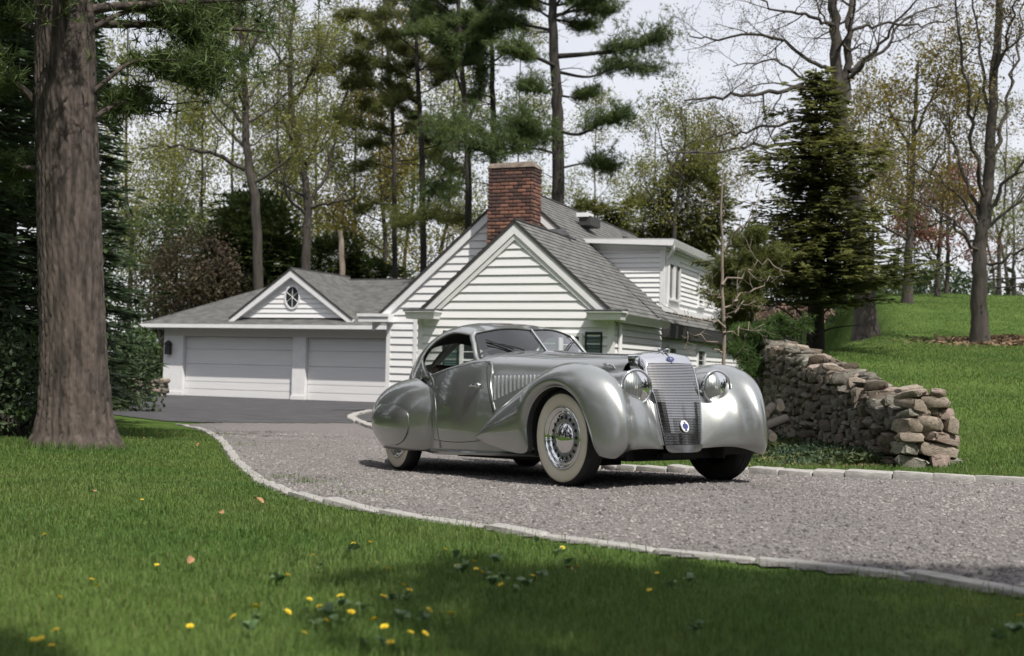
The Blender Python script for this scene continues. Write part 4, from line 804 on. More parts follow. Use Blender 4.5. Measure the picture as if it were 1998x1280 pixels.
# ================================================================ vegetation
BARK = mat('grey_brown_bark', (0.032, 0.027, 0.023), rough=.95, col2=(0.065, 0.056, 0.048), vscale=7, bump=.9, bscale=22, stretch=(1, 1, .22))
BARKD = mat('dark_pine_bark', (0.020, 0.017, 0.015), rough=.95, col2=(0.042, 0.036, 0.031), vscale=6, bump=.9, bscale=18, stretch=(1, 1, .3))
BARKP = mat('pale_bark', (0.17, 0.135, 0.11), rough=.9, col2=(0.26, 0.215, 0.175), vscale=9, bump=.4, bscale=30, stretch=(1, 1, .3))
BARKB = mat('big_pine_bark', (0.030, 0.0235, 0.020), rough=.95, col2=(0.105, 0.083, 0.072), vscale=16, bump=1.0, bscale=26, stretch=(1, 1, .16), detail=8)
def leafmat(n, c, c2=None, tr=.35, isl=.35): return mat(n, c, rough=.55, col2=c2, vscale=.8, island=isl, trans=tr, spec=.3)
L_PINE = leafmat('pine_needles', (0.070, 0.110, 0.036), (0.120, 0.165, 0.050), .4)
L_PINE2 = leafmat('yellowish_pine_needles', (0.100, 0.120, 0.032), (0.155, 0.17, 0.048), .4)
L_DARK = leafmat('dark_spruce_needles', (0.038, 0.064, 0.031), (0.068, 0.102, 0.043), .3)
L_SPRING = leafmat('spring_leaves', (0.16, 0.18, 0.04), (0.25, 0.25, 0.06), .45)
L_OLIVE = leafmat('olive_evergreen', (0.095, 0.112, 0.036), (0.165, 0.168, 0.050), .45)
L_YELLOW = leafmat('yellow_green_leaves', (0.16, 0.14, 0.025), (0.24, 0.19, 0.04), .45)
L_RED = leafmat('red_maple_leaves', (0.20, 0.060, 0.050), (0.28, 0.11, 0.08), .45)
L_RUST = leafmat('rusty_buds', (0.17, 0.095, 0.04), (0.18, 0.18, 0.05), .45)
L_MAUVE = leafmat('dull_red_shrub', (0.060, 0.040, 0.030), (0.085, 0.075, 0.040), .3)
L_GREEN = leafmat('fresh_green_needles', (0.060, 0.11, 0.028), (0.10, 0.16, 0.04), .35)
L_MIX = leafmat('green_shrub_leaves', (0.045, 0.075, 0.024), (0.095, 0.120, 0.036), .3)

def rand_rot(r, n):
    q = r.normal(size=(n, 4)); q /= np.linalg.norm(q, axis=1)[:, None]; w, x, y, z = q.T
    return np.stack([1-2*(y*y+z*z), 2*(x*y-z*w), 2*(x*z+y*w), 2*(x*y+z*w), 1-2*(x*x+z*z), 2*(y*z-x*w), 2*(x*z-y*w), 2*(y*z+x*w), 1-2*(x*x+y*y)], -1).reshape(n, 3, 3)
def leaves(mb, C, size, r, mi=0, flat=0.0, aspect=.55, vary=.4):
    """one rhombic leaf per centre"""
    n = len(C); 
    if n == 0: return
    R = rand_rot(r, n); s = size * r.uniform(1 - vary, 1 + vary, n)
    T = np.array([(-1, 0, 0), (0, -aspect, .12), (1, 0, 0), (0, aspect, .12)]) * .5
    V = np.einsum('nij,kj->nki', R, T) * s[:, None, None]
    if flat: V[..., 2] *= (1 - flat)
    V = V + C[:, None]; mb.add(V.reshape(-1, 3), (np.arange(4)[None] + (np.arange(n) * 4)[:, None]), mi)
_tuft = None
def tufts(mb, C, size, r, mi=0, k=12, up=.25, wid=.05):
    """a tuft of narrow needle triangles at every centre"""
    n = len(C)
    if n == 0: return
    d = r.normal(size=(n, k, 3)); d[..., 2] += up; d /= np.linalg.norm(d, axis=-1, keepdims=True); side = np.cross(d, r.normal(size=(n, k, 3))); side /= np.linalg.norm(side, axis=-1, keepdims=True)
    s = (size * r.uniform(.6, 1.3, (n, 1, 1))) * r.uniform(.7, 1.15, (n, k, 1)); c = C[:, None]
    V = np.stack([c + side * s * wid, c - side * s * wid, c + d * s], 2); mb.add(V.reshape(-1, 3), np.arange(n * k * 3).reshape(-1, 3), mi)
def sprig(mb, C, D, size, r, mi=0):
    """flat conifer spray: a few narrow quads fanned along direction D"""
    n = len(C); k = 5
    if n == 0: return
    D = D / (np.linalg.norm(D, axis=1)[:, None] + 1e-9); side = np.cross(D, np.array([0, 0, 1.0])); side /= np.linalg.norm(side, axis=1)[:, None] + 1e-9
    a = np.linspace(-.9, .9, k)[None, :, None] + r.normal(0, .15, (n, k, 1)); d = D[:, None] * np.cos(a) + side[:, None] * np.sin(a); d[..., 2] -= .25 * r.rand(n, k); s = size * r.uniform(.5, 1.2, (n, k, 1)); w = np.cross(d, r.normal(0, .25, (n, k, 3)) + np.array([0, 0, 1.0])); w /= np.linalg.norm(w, axis=-1, keepdims=True) + 1e-9
    c = np.broadcast_to(C[:, None], d.shape); V = np.stack([c, c + d * s * .5 + w * s * .15, c + d * s, c + d * s * .5 - w * s * .15], 2); mb.add(V.reshape(-1, 3), np.arange(n * k * 4).reshape(-1, 4), mi)

def limb(mb, p, d, L, r0, r1, rng, nseg=6, wob=.12, up=.0, n=5):
    pts = [np.array(p, float)]; d = np.array(d, float); d /= np.linalg.norm(d)
    for i in range(nseg):
        d = d + rng.normal(0, wob, 3) + np.array([0, 0, up]); d /= np.linalg.norm(d); pts.append(pts[-1] + d * L / nseg)
    pts = np.array(pts); mb.tube(pts, np.linspace(r0, r1, nseg + 1), n, cap=False); return pts
def twigs(mb, pts, r0, level, rng, tips, L, spread=.9, up=.05, kids=(4, 4, 3), minr=.004, t0=.25):
    """recursive side shoots; collects the points of the last level"""
    if level < 0: return
    k = kids[len(kids) - 1 - level] if level < len(kids) else 3; n = len(pts)
    for i in range(k):
        t = t0 + (1 - t0) * (i + rng.uniform(.2, .8)) / k; f = t * (n - 1); a = min(int(f), n - 2); p = pts[a] * (1 - (f - a)) + pts[a + 1] * (f - a); d = pts[a + 1] - pts[a]; d /= np.linalg.norm(d) + 1e-9
        sd = np.cross(d, rng.normal(size=3)); sd /= np.linalg.norm(sd) + 1e-9; nd = d * rng.uniform(.35, .8) + sd * spread * rng.uniform(.6, 1.1); l = L * rng.uniform(.6, 1.15) * (1 - .4 * t); rr = max(minr, r0 * (1 - .55 * t) * .55)
        q = limb(mb, p, nd, l, rr, max(minr * .6, rr * .35), rng, 4 if level else 3, .16, up, 4 if level else 3)
        if level == 0: tips.append(q[1:])
        twigs(mb, q, rr, level - 1, rng, tips, L * .55, spread, up, kids, minr, .25)
def spread_pts(tips, per, sig, r):
    if not tips: return np.zeros((0, 3))
    P = np.concatenate(tips); return np.repeat(P, per, axis=0) + r.normal(0, sig, (len(P) * per, 3))

def tree_obj(name, label, cat, loc, group=None): return empty(name, label, cat, loc, 0, group)
def finish(root, tr, cr_, bark, leafm, crown='crown'):
    o = np.array(root.location)
    for mb, nm, m in ((tr, 'trunk', bark), (cr_, crown, leafm)):
        if mb is not None and mb.v:
            mb.v = [v - o for v in mb.v]; mb.build(nm, m, root, smooth='all' if nm == 'trunk' else False)

def broadleaf(name, label, trunk_px, Y, r0, limbs, leafm, bark=BARK, seed=0, leaf=.07, per=2, sig=.10, Lt=1.4, kids=(4, 4, 3), auto=0, rtop=None, autoL=3.0, level=2, top_up=.1, base=None, spread=.9, leafm2=None, minr=.006, autot=.3, autoup=.6):
    """trunk and main limbs follow photo sight lines at distance Y (limbs: pixel polylines with depth offsets), the rest grows at random"""
    rng = np.random.RandomState(seed); tr, cw, tips = MB(), MB(), []
    T = np.array([at(x, y, Y) for x, y in trunk_px]); T[0][2] = min(T[0][2], gz(T[0][0], T[0][1]) - .1) if base is None else base
    root = tree_obj(name, label, 'tree', (T[0][0], T[0][1], max(T[0][2], gz(T[0][0], T[0][1])))); P = cr(T, 5 * len(T)); nT = len(P); rad = np.linspace(r0, rtop or r0 * .3, nT); rad[:3] *= [1.5, 1.2, 1.05]; P[:, :2] += rng.normal(0, r0 * .12, (nT, 2)) * (np.arange(nT) > 3)[:, None]
    tr.tube(P, rad, 9, cap=False); twigs(tr, P[nT // 2:], rad[nT // 2] * .6, level, rng, tips, Lt, spread, top_up, kids, minr)
    for L in limbs:
        pix, dY, rr = L; q = np.array([at(x, y, Y + dY * i / max(1, len(pix) - 1)) for i, (x, y) in enumerate(pix)]); q = cr(q, 4 * len(q)); q[1:-1] += rng.normal(0, .04, (len(q) - 2, 3)); tr.tube(q, np.linspace(rr, rr * .28, len(q)), 6, cap=False); twigs(tr, q, rr * .8, level, rng, tips, Lt, spread, top_up, kids, minr)
    for i in range(auto):
        t = autot + (1 - autot) * (i + rng.rand()) / auto; k = min(int(t * (nT - 1)), nT - 2); az = rng.uniform(0, 6.28); d = np.array([math.cos(az), math.sin(az), autoup * rng.uniform(.3, 1.4)]); l = autoL * (1.15 - .6 * t) * rng.uniform(.7, 1.2)
        q = limb(tr, P[k], d, l, rad[k] * .45, .012, rng, 7, .12, .06, 5); twigs(tr, q, rad[k] * .35, level, rng, tips, Lt, spread, top_up, kids, minr)
    if per: C = spread_pts(tips, per, sig, rng); leaves(cw, C, leaf, rng)
    finish(root, tr, cw, bark, leafm); return root
def pine(name, label, trunk_px, Y, r0, limbs, leafm, seed=0, auto=14, autoL=2.6, tuft=.17, dens=1.0, bark=BARKD, autot=.45, k=11, top=True):
    rng = np.random.RandomState(seed); tr, cw = MB(), MB(); T = np.array([at(x, y, Y) for x, y in trunk_px]); T[0][2] = gz(T[0][0], T[0][1]) - .1
    root = tree_obj(name, label, 'tree', (T[0][0], T[0][1], gz(T[0][0], T[0][1]))); P = cr(T, 5 * len(T)); nT = len(P); rad = np.linspace(r0, r0 * .3, nT); P[4:, :2] += rng.normal(0, r0 * .1, (nT - 4, 2)); tr.tube(P, rad, 9, cap=False); C = []
    def dress(q, l, f0=.35):
        n = max(3, int(len(q))); m = int(8 * dens * max(1, l))
        for _ in range(m):
            t = rng.uniform(f0, 1) ** .8; a = min(int(t * (n - 1)), n - 2); d = q[a + 1] - q[a]; d /= np.linalg.norm(d) + 1e-9; sd = np.cross(d, [0, 0, 1.0]) * rng.choice([-1, 1]); nd = d * .7 + sd * rng.uniform(.2, 1.0) + np.array([0, 0, rng.uniform(-.15, .45)]); tw = limb(tr, q[a], nd, l * .34 * rng.uniform(.3, 1.35) * (1.25 - .5 * t), .014, .004, rng, 4, .2, .06, 3)
            for p in tw[1:]:
                if rng.rand() < .85: C.append(p + rng.normal(0, tuft * .6, (rng.randint(2, 6), 3)) * [1, 1, .6])
    for pix, dY, rr in limbs:
        q = np.array([at(x, y, Y + dY * i / max(1, len(pix) - 1)) for i, (x, y) in enumerate(pix)]); q = cr(q, 4 * len(q)); tr.tube(q, np.linspace(rr, rr * .25, len(q)), 6, cap=False); dress(q, np.linalg.norm(q[-1] - q[0]))
    auto = int(auto * 1.7)
    for i in range(auto):
        t = autot + (1 - autot) * (i + rng.rand()) / max(1, auto); kx = min(int(t * (nT - 1)), nT - 2); az = rng.uniform(0, 6.28); l = autoL * rng.uniform(.3, 1.25) * (1.1 - .4 * t); q = limb(tr, P[kx], (math.cos(az), math.sin(az), rng.uniform(.0, .45)), l, rad[kx] * .35, .012, rng, 6, .10, .05, 5); dress(q, l)
    tp = []
    for i in range(20):
        kx = rng.randint(int(nT * .15), int(nT * .8)); az = rng.uniform(0, 6.28); q = limb(tr, P[kx], (math.cos(az), math.sin(az), rng.uniform(-.15, .2)), rng.uniform(.6, 1.8) * (autoL / 2.5), .022, .008, rng, 5, .14, 0, 4); twigs(tr, q, .012, 0, rng, tp, .6, .9, 0, (3,), .007)
    if C: tufts(cw, np.concatenate(C), tuft, rng, 0, k)
    finish(root, tr, cw, bark, leafm); return root
def spruce(name, label, x, y, h, R, leafm, seed=0, whorls=22, size=.42, droop=.25, z0=.06, bark=BARKD, dens=1.0, base=None, pw=.75, jit=.12):
    rng = np.random.RandomState(seed); tr, cw = MB(), MB(); g = gz(x, y) if base is None else base; root = tree_obj(name, label, 'tree', (x, y, g)); tr.tube([(x, y, g - .1), (x, y, g + h * .5), (x + rng.uniform(-.1, .1), y, g + h)], [.16 + h * .008, .10, .015], 7); C, D = [], []
    for w in range(whorls):
        t = z0 + (1 - z0) * (w + rng.rand() * .6) / whorls; rr = R * (1 - t) ** pw * rng.uniform(1 - jit * 1.7, 1 + jit) + .12; m = max(4, int((5 + rr * 3.2) * dens)); az0 = rng.uniform(0, 6.28)
        for i in range(m):
            az = az0 + 6.28 * (i + rng.uniform(-.3, .3)) / m; l = rr * rng.uniform(.65, 1.12); d = np.array([math.cos(az), math.sin(az), 0]); q = np.array([np.array([x, y, g + h * t]) + d * l * s + np.array([0, 0, -droop * l * s ** 1.5 + .10 * l * s]) for s in np.linspace(0, 1, 6)]); tr.tube(q, np.linspace(.022, .005, 6), 3, cap=False)
            ns = max(3, int(l / (size * .30))); s = rng.uniform(.15, 1.0, ns); p = np.stack([np.interp(s * 5, np.arange(6), q[:, c]) for c in range(3)], -1); C.append(p + rng.normal(0, .05, p.shape)); D.append(np.broadcast_to(d, p.shape) + rng.normal(0, .5, p.shape) * [1, 1, .3])
    sprig(cw, np.concatenate(C), np.concatenate(D), size, rng); finish(root, tr, cw, bark, leafm); return root
def bush(name, label, cat, lumps, leafm, n, leaf=.09, seed=0, group=None, stems=7, sprays=False):
    """lumps: (x, y, z, rx, ry, rz); leaves spread through the outer half of each lump, with stems inside"""
    rng = np.random.RandomState(seed); tr, cw = MB(), MB(); L = np.array(lumps, float); c0 = L[:, :2].mean(0); g = gz(*c0); root = tree_obj(name, label, cat, (c0[0], c0[1], g), group); vol = L[:, 3] * L[:, 4] + L[:, 3] * L[:, 5]
    for (x, y, z, rx, ry, rz), v in zip(L, vol):
        m = int(n * v / vol.sum()); d = rng.normal(size=(m, 3)); d /= np.linalg.norm(d, axis=1)[:, None]; lump = 1 + .28 * vnoise(d * 2.6 + [x, y, z], seed); rad = rng.uniform(.45, 1.08, m) ** .6 * lump; C = np.array([x, y, z]) + d * rad[:, None] * [rx, ry, rz]; C = C[C[:, 2] > ground(C[:, 0], C[:, 1])]
        if sprays: sprig(cw, C, C - np.array([x, y, z]) + rng.normal(0, .3, C.shape), leaf * 2.6, rng)
        else: leaves(cw, C, leaf, rng)
        for _ in range(stems):
            e = np.array([x, y, z]) + rng.normal(0, .45, 3) * [rx, ry, rz]; tr.tube(np.array([(x + rng.normal(0, .1), y, gz(x, y) - .05), (x + (e[0] - x) * .4, y + (e[1] - y) * .4, (z + gz(x, y)) / 2), e]), [.05, .03, .01], 4, cap=False)
    finish(root, tr, cw, BARKD, leafm, 'foliage'); return root

# ---- the big pine trunk on the left lawn
bt = hit(145, 872); Yb = bt[1]; rngb = np.random.RandomState(2); big = tree_obj('pine_tree', 'massive old pine trunk with furrowed bark on the left lawn', 'tree', tuple(bt))
ctr_px = [(150, 880), (144, 700), (136, 450), (129, 200), (125, 0), (113, -300), (104, -700), (98, -1100)]
ctr = cr(np.array([at(x, y, Yb) for x, y in ctr_px]), 420)[:400]; zrel = ctr[:, 2] - bt[2]
wid = np.interp(zrel, [-.1, 0, .15, .4, .9, 1.6, 2.6, 4.6, 8, 12], [.50, .45, .395, .36, .338, .325, .315, .295, .25, .19]); a = np.linspace(0, 2 * np.pi, 181)[:-1]
A, Z = np.meshgrid(a, zrel, indexing='xy'); flare = np.exp(-np.clip(Z, 0, 9) / .35) * (.16 * np.maximum(0, np.cos(3 * A + .8)) + .10 * np.maximum(0, np.cos(5 * A)))
wv = vnoise(np.stack([np.cos(A) * 2.2, np.sin(A) * 2.2, Z * 1.1], -1), 4); ridge = np.abs(np.sin(A * 17 + 2.6 * wv + 1.3 * vnoise(np.stack([np.cos(A) * 6, np.sin(A) * 6, Z * 3.5], -1), 9))) ** .5
plate = vnoise(np.stack([np.cos(A) * 11, np.sin(A) * 11, Z * 9], -1), 6); crack = np.clip(np.abs(np.sin(Z * 14 + 5 * vnoise(np.stack([np.cos(A) * 5, np.sin(A) * 5, Z * 2], -1), 12))), 0, .35) / .35
Rr = wid[:, None] * (1 + flare * .7) + .020 * (ridge * crack ** .5 - .6) + .012 * plate
Pk = np.stack([ctr[:, 0][:, None] + Rr * np.cos(A), ctr[:, 1][:, None] + Rr * np.sin(A), ctr[:, 2][:, None] + .0 * Rr], -1); tb = MB().grid(Pk, close_v=True)
cwb, Cb = MB(), []
def big_limb(pix, dY, rr, l0=.3, dens=1.0):
    q = cr(np.array([at(x, y, Yb + dY * i / (len(pix) - 1)) for i, (x, y) in enumerate(pix)]), 18); tb.tube(q, np.linspace(rr, rr * .25, 18), 7, cap=False)
    for i in range(int(14 * dens)):
        t = rngb.uniform(l0, 1); k = min(int(t * 17), 16); d = q[k + 1] - q[k]; d /= np.linalg.norm(d); sd = np.cross(d, [0, 0, 1.0]) * rngb.choice([-1, 1]); tw = limb(tb, q[k], d * .8 + sd * rngb.uniform(.2, .9) + np.array([0, 0, rngb.uniform(-.2, .3)]), rngb.uniform(.3, .8), .012, .004, rngb, 4, .15, .03, 4)
        for p in tw[1:]: Cb.append(p + rngb.normal(0, .07, (5, 3)))
big_limb([(170, 60), (260, 20), (340, 40), (395, 90)], .8, .032, .25, 1.6); big_limb([(180, 180), (260, 120), (330, 130), (390, 150)], .5, .028, .3, 1.5); big_limb([(175, -60), (250, -40), (330, -20), (420, 20)], 1.4, .035, .2, 1.7); big_limb([(70, 200), (20, 160), (-40, 190)], -.3, .05, .2, 1.2); big_limb([(80, 60), (20, 40), (-30, 10)], .6, .05, .2, 1.2); big_limb([(75, 330), (30, 330), (-20, 350)], .9, .04, .3)
big_limb([(180, 230), (240, 200), (300, 215)], .9, .03, .3, .8)
for i in range(52):
    k = rngb.randint(225, 395); az = rngb.uniform(0, 6.28); q = limb(tb, ctr[k], (math.cos(az), math.sin(az), rngb.uniform(0, .4)), rngb.uniform(1.8, 2.6 if k < 300 else 5.0), .06, .012, rngb, 6, .1, .04, 5)
    for p in q[2:]: Cb.append(p + rngb.normal(0, .26, (17, 3)))
tufts(cwb, np.concatenate(Cb), .15, rngb, 0, 12); finish(big, tb, cwb, BARKB, L_PINE)

# ---- pines behind the house
pine('pine_tree', 'tall dark pine with spreading right-hand boughs behind the chimney', [(1092, 470), (1088, 300), (1084, 150), (1078, 0), (1072, -150), (1066, -330)], 40, .25,
     [([(1084, 110), (1150, 105), (1220, 95), (1302, 75)], -1, .10), ([(1086, 255), (1130, 262), (1180, 238), (1222, 228)], -2, .07), ([(1086, 130), (1040, 110), (980, 95)], -2, .08), ([(1085, 30), (1140, 18), (1190, 30)], 2, .07), ([(1080, 60), (1020, 50), (960, 62)], 2, .07), ([(1086, 140), (1150, 150), (1210, 130), (1262, 140)], 2, .06), ([(1084, 185), (1130, 190), (1160, 178)], 1, .04), ([(1086, 275), (1040, 262), (1010, 240)], -3, .05), ([(1085, 330), (1150, 318), (1195, 330)], 2, .05), ([(1085, 300), (1040, 290), (960, 300), (930, 285)], -4, .05), ([(1083, 170), (1060, 180), (1020, 165)], -2, .05), ([(1080, 20), (1110, -20), (1180, -40)], 0, .06), ([(1080, -10), (1030, -10), (980, -30)], 0, .06)], L_PINE, 21, 22, 2.6, .20, 2.1, autot=.55)
pine('pine_tree', 'slender pine trunk immediately left of the chimney', [(965, 560), (963, 300), (960, 150), (958, 0), (955, -260)], 44, .15, [([(962, 120), (1000, 100), (1040, 120)], 1, .05), ([(962, 190), (935, 185), (905, 200)], -1, .04), ([(960, 60), (915, 40), (870, 55)], -1, .05), ([(962, 270), (935, 262), (920, 250)], -1, .04), ([(960, 20), (1010, 0), (1040, 10)], 1, .05)], L_PINE, 22, 12, 2.3, .20, 1.5, autot=.55)
pine('pine_tree', 'forked pine with dense dark top, two trunks left of the chimney', [(916, 560), (914, 380), (910, 250), (900, 120), (895, 0), (890, -250)], 42, .15, [([(912, 240), (935, 180), (945, 110)], 1, .07), ([(905, 190), (885, 130), (868, 80)], -1, .06), ([(905, 100), (850, 60), (810, 70)], -2, .06), ([(900, 60), (950, 30), (1000, 40)], 2, .06), ([(912, 255), (955, 272), (1010, 268), (1030, 280)], -4, .06), ([(912, 260), (885, 252), (870, 262)], -4, .04), ([(900, 80), (870, 30), (830, 20)], 1, .05), ([(914, 375), (880, 365), (840, 380)], -3, .04), ([(900, 40), (850, 0), (820, -20)], 1, .05)], L_PINE, 23, 18, 2.2, .19, 1.9, autot=.6)
pine('pine_tree', 'thin yellowish pine leaning behind the left rake of the gable', [(830, 600), (825, 400), (822, 280), (815, 150), (808, 0), (800, -250)], 46, .15, [([(824, 300), (860, 320), (905, 345)], -2, .04), ([(820, 200), (785, 190), (750, 205)], -1, .05), ([(815, 140), (850, 120), (880, 135)], 1, .05), ([(815, 100), (770, 70), (720, 90)], -1, .05), ([(823, 420), (850, 425), (885, 432)], -4, .04), ([(823, 425), (800, 432), (780, 438)], -4, .04), ([(815, 60), (770, 30), (730, 35)], 1, .05)], L_PINE2, 24, 16, 2.6, .21, 1.5, autot=.4)
pine('pine_tree', 'ragged pine with sparse olive foliage right of the spring trees', [(775, 600), (770, 430), (768, 300), (760, 150), (750, 0), (742, -220)], 50, .13, [([(768, 330), (730, 320), (690, 335)], 0, .04), ([(766, 250), (800, 240), (830, 255)], 1, .04), ([(762, 180), (720, 160), (670, 170)], -1, .05), ([(760, 130), (700, 115), (650, 130), (620, 140)], 1, .05), ([(770, 400), (735, 398), (700, 412)], 0, .04), ([(752, 60), (700, 30), (660, 40)], 0, .05), ([(768, 300), (745, 280), (700, 285)], 2, .04)], L_PINE2, 25, 14, 2.6, .22, 1.4, autot=.4)
# ---- young-leaved trees behind the garage
broadleaf('ash_tree', 'tall tree with sparse yellow-green spring leaves behind the left half of the garage', [(512, 640), (500, 420), (482, 300), (476, 150), (468, 0), (462, -260)], 46, .22, [([(478, 330), (430, 305), (380, 292), (330, 284), (270, 290)], -2, .10), ([(476, 240), (430, 190), (380, 150), (340, 150)], 1, .08), ([(474, 160), (430, 110), (390, 60), (350, 20)], 1, .08), ([(474, 120), (510, 60), (540, 0)], -1, .08), ([(478, 200), (520, 150), (560, 110)], 1, .07), ([(472, 80), (440, 20), (420, -40)], -1, .07), ([(482, 290), (520, 262), (550, 235)], 1, .05)], L_SPRING, seed=31, leaf=.10, per=3, sig=.16, Lt=2.0, kids=(5, 4, 4), auto=10, autoL=3.5, rtop=.06)
broadleaf('ash_tree', 'many-limbed tree with tiny yellow leaves behind the garage cross gable', [(600, 640), (597, 480), (600, 400), (588, 310), (570, 220), (566, 120), (572, 0), (575, -200)], 48, .21, [([(600, 400), (640, 330), (655, 250), (680, 170)], 1, .10), ([(598, 420), (560, 380), (545, 300), (540, 230)], -1, .08), ([(588, 320), (560, 250), (530, 190)], 1, .07), ([(602, 405), (650, 395), (700, 385), (750, 400)], -1, .07), ([(570, 200), (610, 140), (640, 60)], 0, .08), ([(568, 140), (530, 90), (510, 30)], 0, .07), ([(590, 330), (630, 290), (660, 240)], 1, .06)], L_SPRING, seed=32, leaf=.095, per=3, sig=.16, Lt=1.9, kids=(5, 4, 4), auto=10, autoL=3.2, rtop=.05)
broadleaf('young_tree', 'slim light-leaved tree between the pines and the bare tree', [(1318, 620), (1316, 450), (1325, 380), (1335, 300), (1340, 230)], 42, .10, [([(1318, 450), (1280, 400), (1250, 350)], -1, .05), ([(1320, 420), (1360, 350), (1390, 300)], 1, .05), ([(1330, 350), (1300, 300), (1280, 240)], 1, .05), ([(1318, 480), (1270, 460), (1225, 420)], -1, .04)], L_SPRING, seed=33, leaf=.095, per=3, sig=.18, Lt=1.5, kids=(5, 4, 4), rtop=.03, auto=5, autoL=2.0)
broadleaf('dead_snag', 'pale broken tan snag poking above the garage ridge', [(672, 640), (668, 520), (664, 450)], 44, .13, [], L_SPRING, bark=BARKP, seed=34, per=0, level=-1, rtop=.09)
LEAFING = ((250, 60, -120, 0, 'pale leafing tree far back, left of the tall spring tree'), (745, 58, 40, 1, 'olive leafing tree left of the big gable'), (545, 66, -100, 2, 'pale leafing tree between the two large spring trees'), (395, 64, -60, 0, 'pale leafing tree far back behind the reddish shrub'), (690, 62, -80, 2, 'pale leafing tree above the right end of the garage'), (860, 64, -60, 0, 'pale leafing tree seen between the pine trunks'), (1010, 66, 60, 2, 'leafing tree far behind the chimney'), (1165, 60, 190, 0, 'low leafing tree right of the tall dark pine'), (1260, 56, 230, 2, 'leafing tree behind the dormer roof'), (1390, 54, 240, 1, 'leafing tree behind the pale sapling'), (1700, 60, 180, 1, 'golden leafing tree far back beside the bare tree'), (1950, 58, 200, 0, 'pale leafing tree far back at the right edge'), (320, 72, -60, 2, 'faint leafing tree furthest back on the left'), (620, 74, -40, 0, 'faint leafing tree furthest back above the cross gable'), (450, 74, -60, 0, 'faint leafing tree furthest back behind the tall spring tree'), (790, 72, -40, 2, 'faint leafing tree furthest back left of the pines'))
kinds = {}
for k, (px, Y, hpx, kd_, lab) in enumerate(LEAFING):
    if kd_ not in kinds:
        o = broadleaf('leafing_tree', lab, [(px, 620), (px + 6, 480), (px - 4, 330), (px + 3, hpx)], Y, .16, [], L_YELLOW if kd_ == 1 else L_SPRING, seed=200 + k, leaf=.16, per=3, sig=.36, Lt=2.0, kids=(5, 4, 4), auto=14, autoL=4.2, rtop=.03, minr=.009, autot=.18, autoup=.8); top = at(px, hpx, Y)[2]; kinds[kd_] = (o, top - o.location.z)
    else:
        src, h0 = kinds[kd_]; o = copy_tree(src); p = at(px, 600, Y); g = gz(p[0], p[1]); sc = (at(px, hpx, Y)[2] - g) / h0; o.location = (p[0], p[1], g); o.scale = (max(sc, .7), max(sc, .7), sc); o.rotation_euler = (0, 0, k * 1.9); o['label'] = lab
# ---- dark conifers and shrubs on the left
spruce('spruce_tree', 'dark spruce directly behind the massive pine trunk', -7.4, 18.5, 9.5, 1.55, L_DARK, 41, 34, .26)
spruce('spruce_tree', 'dark spruce at the far left edge of the picture', -7.2, 14.8, 10, 2.0, L_DARK, 42, 32, .24)
spruce('spruce_tree', 'tall dark spruce furthest back on the left', -11.0, 25, 15, 3.2, L_DARK, 43, 32, .36)
spruce('spruce_tree', 'broad spruce right of the massive trunk at the corner of the drive', -10.3, 27.5, 9.5, 1.5, L_DARK, 44, 32, .30)
spruce('spruce_tree', 'conifer spire rising behind the reddish shrubs', at(430, 500, 56)[0], 56, 9.5, 2.6, L_MIX, 45, 26, .42)
spruce('spruce_tree', 'dark conifer spire left of the tall spring tree', at(345, 500, 58)[0], 58, 9.0, 2.4, L_GREEN, 46, 24, .42)
def px_lump(px, py, Y, rx, ry=None, rz=None): p = at(px, py, Y); return (p[0], p[1], p[2], rx, ry or rx, rz or rx)
bush('yew_bush', 'big dark yew behind the garage roof below the tall spring tree', 'shrub', [px_lump(500, 500, 50, 2.0, 1.6, 2.5), px_lump(455, 540, 50, 1.8, 1.5, 2.0), px_lump(550, 540, 50, 1.3, 1.3, 1.6), px_lump(485, 430, 51, 1.1, 1.0, 1.4)], L_MIX, 10000, .12, 51, sprays=True)
bush('maple_shrub', 'dull red leaved shrub behind the left end of the garage', 'shrub', [px_lump(380, 520, 47, 2.0, 1.5, 1.7), px_lump(330, 560, 47, 1.7, 1.4, 1.5), px_lump(420, 560, 47, 1.5, 1.3, 1.3)], L_MAUVE, 6500, .15, 52)
bush('shrub', 'fresh green shrub left of the reddish shrub', 'shrub', [px_lump(290, 470, 52, 2.2, 1.6, 1.6), px_lump(340, 445, 54, 1.8, 1.5, 1.3), px_lump(260, 560, 50, 1.6, 1.4, 1.6)], L_MIX, 6000, .15, 53)
bush('shrub', 'dark shrubs showing above the right part of the garage ridge', 'shrub', [px_lump(640, 520, 53, 1.9, 1.6, 1.4), px_lump(720, 545, 53, 1.8, 1.5, .9)], L_MIX, 4500, .11, 54, sprays=True)
bush('shrub', 'sunlit green shrub at the left corner of the garage', 'shrub', [px_lump(275, 690, 40, .8, .8, 1.0)], L_GREEN, 1600, .10, 55)
bush('shrub', 'low dark shrub at the foot of the massive pine trunk', 'shrub', [px_lump(30, 770, 13.5, 1.0, .7, .7), px_lump(-70, 740, 13.5, 1.0, .7, .9)], L_DARK, 3600, .07, 56)
bush('shrub', 'dark low evergreen between the massive trunk and the asphalt', 'shrub', [px_lump(225, 730, 24, .9, .8, 1.2)], L_DARK, 2600, .10, 57)
bush('pine_bush', 'rounded evergreen behind the dormer roof', 'shrub', [px_lump(1150, 440, 46, 1.2, 1.0, 1.0), px_lump(1260, 430, 46, 1.5, 1.2, 1.0), px_lump(1350, 410, 45, 1.5, 1.2, 2.2)], L_OLIVE, 5500, .10, 58, sprays=True)

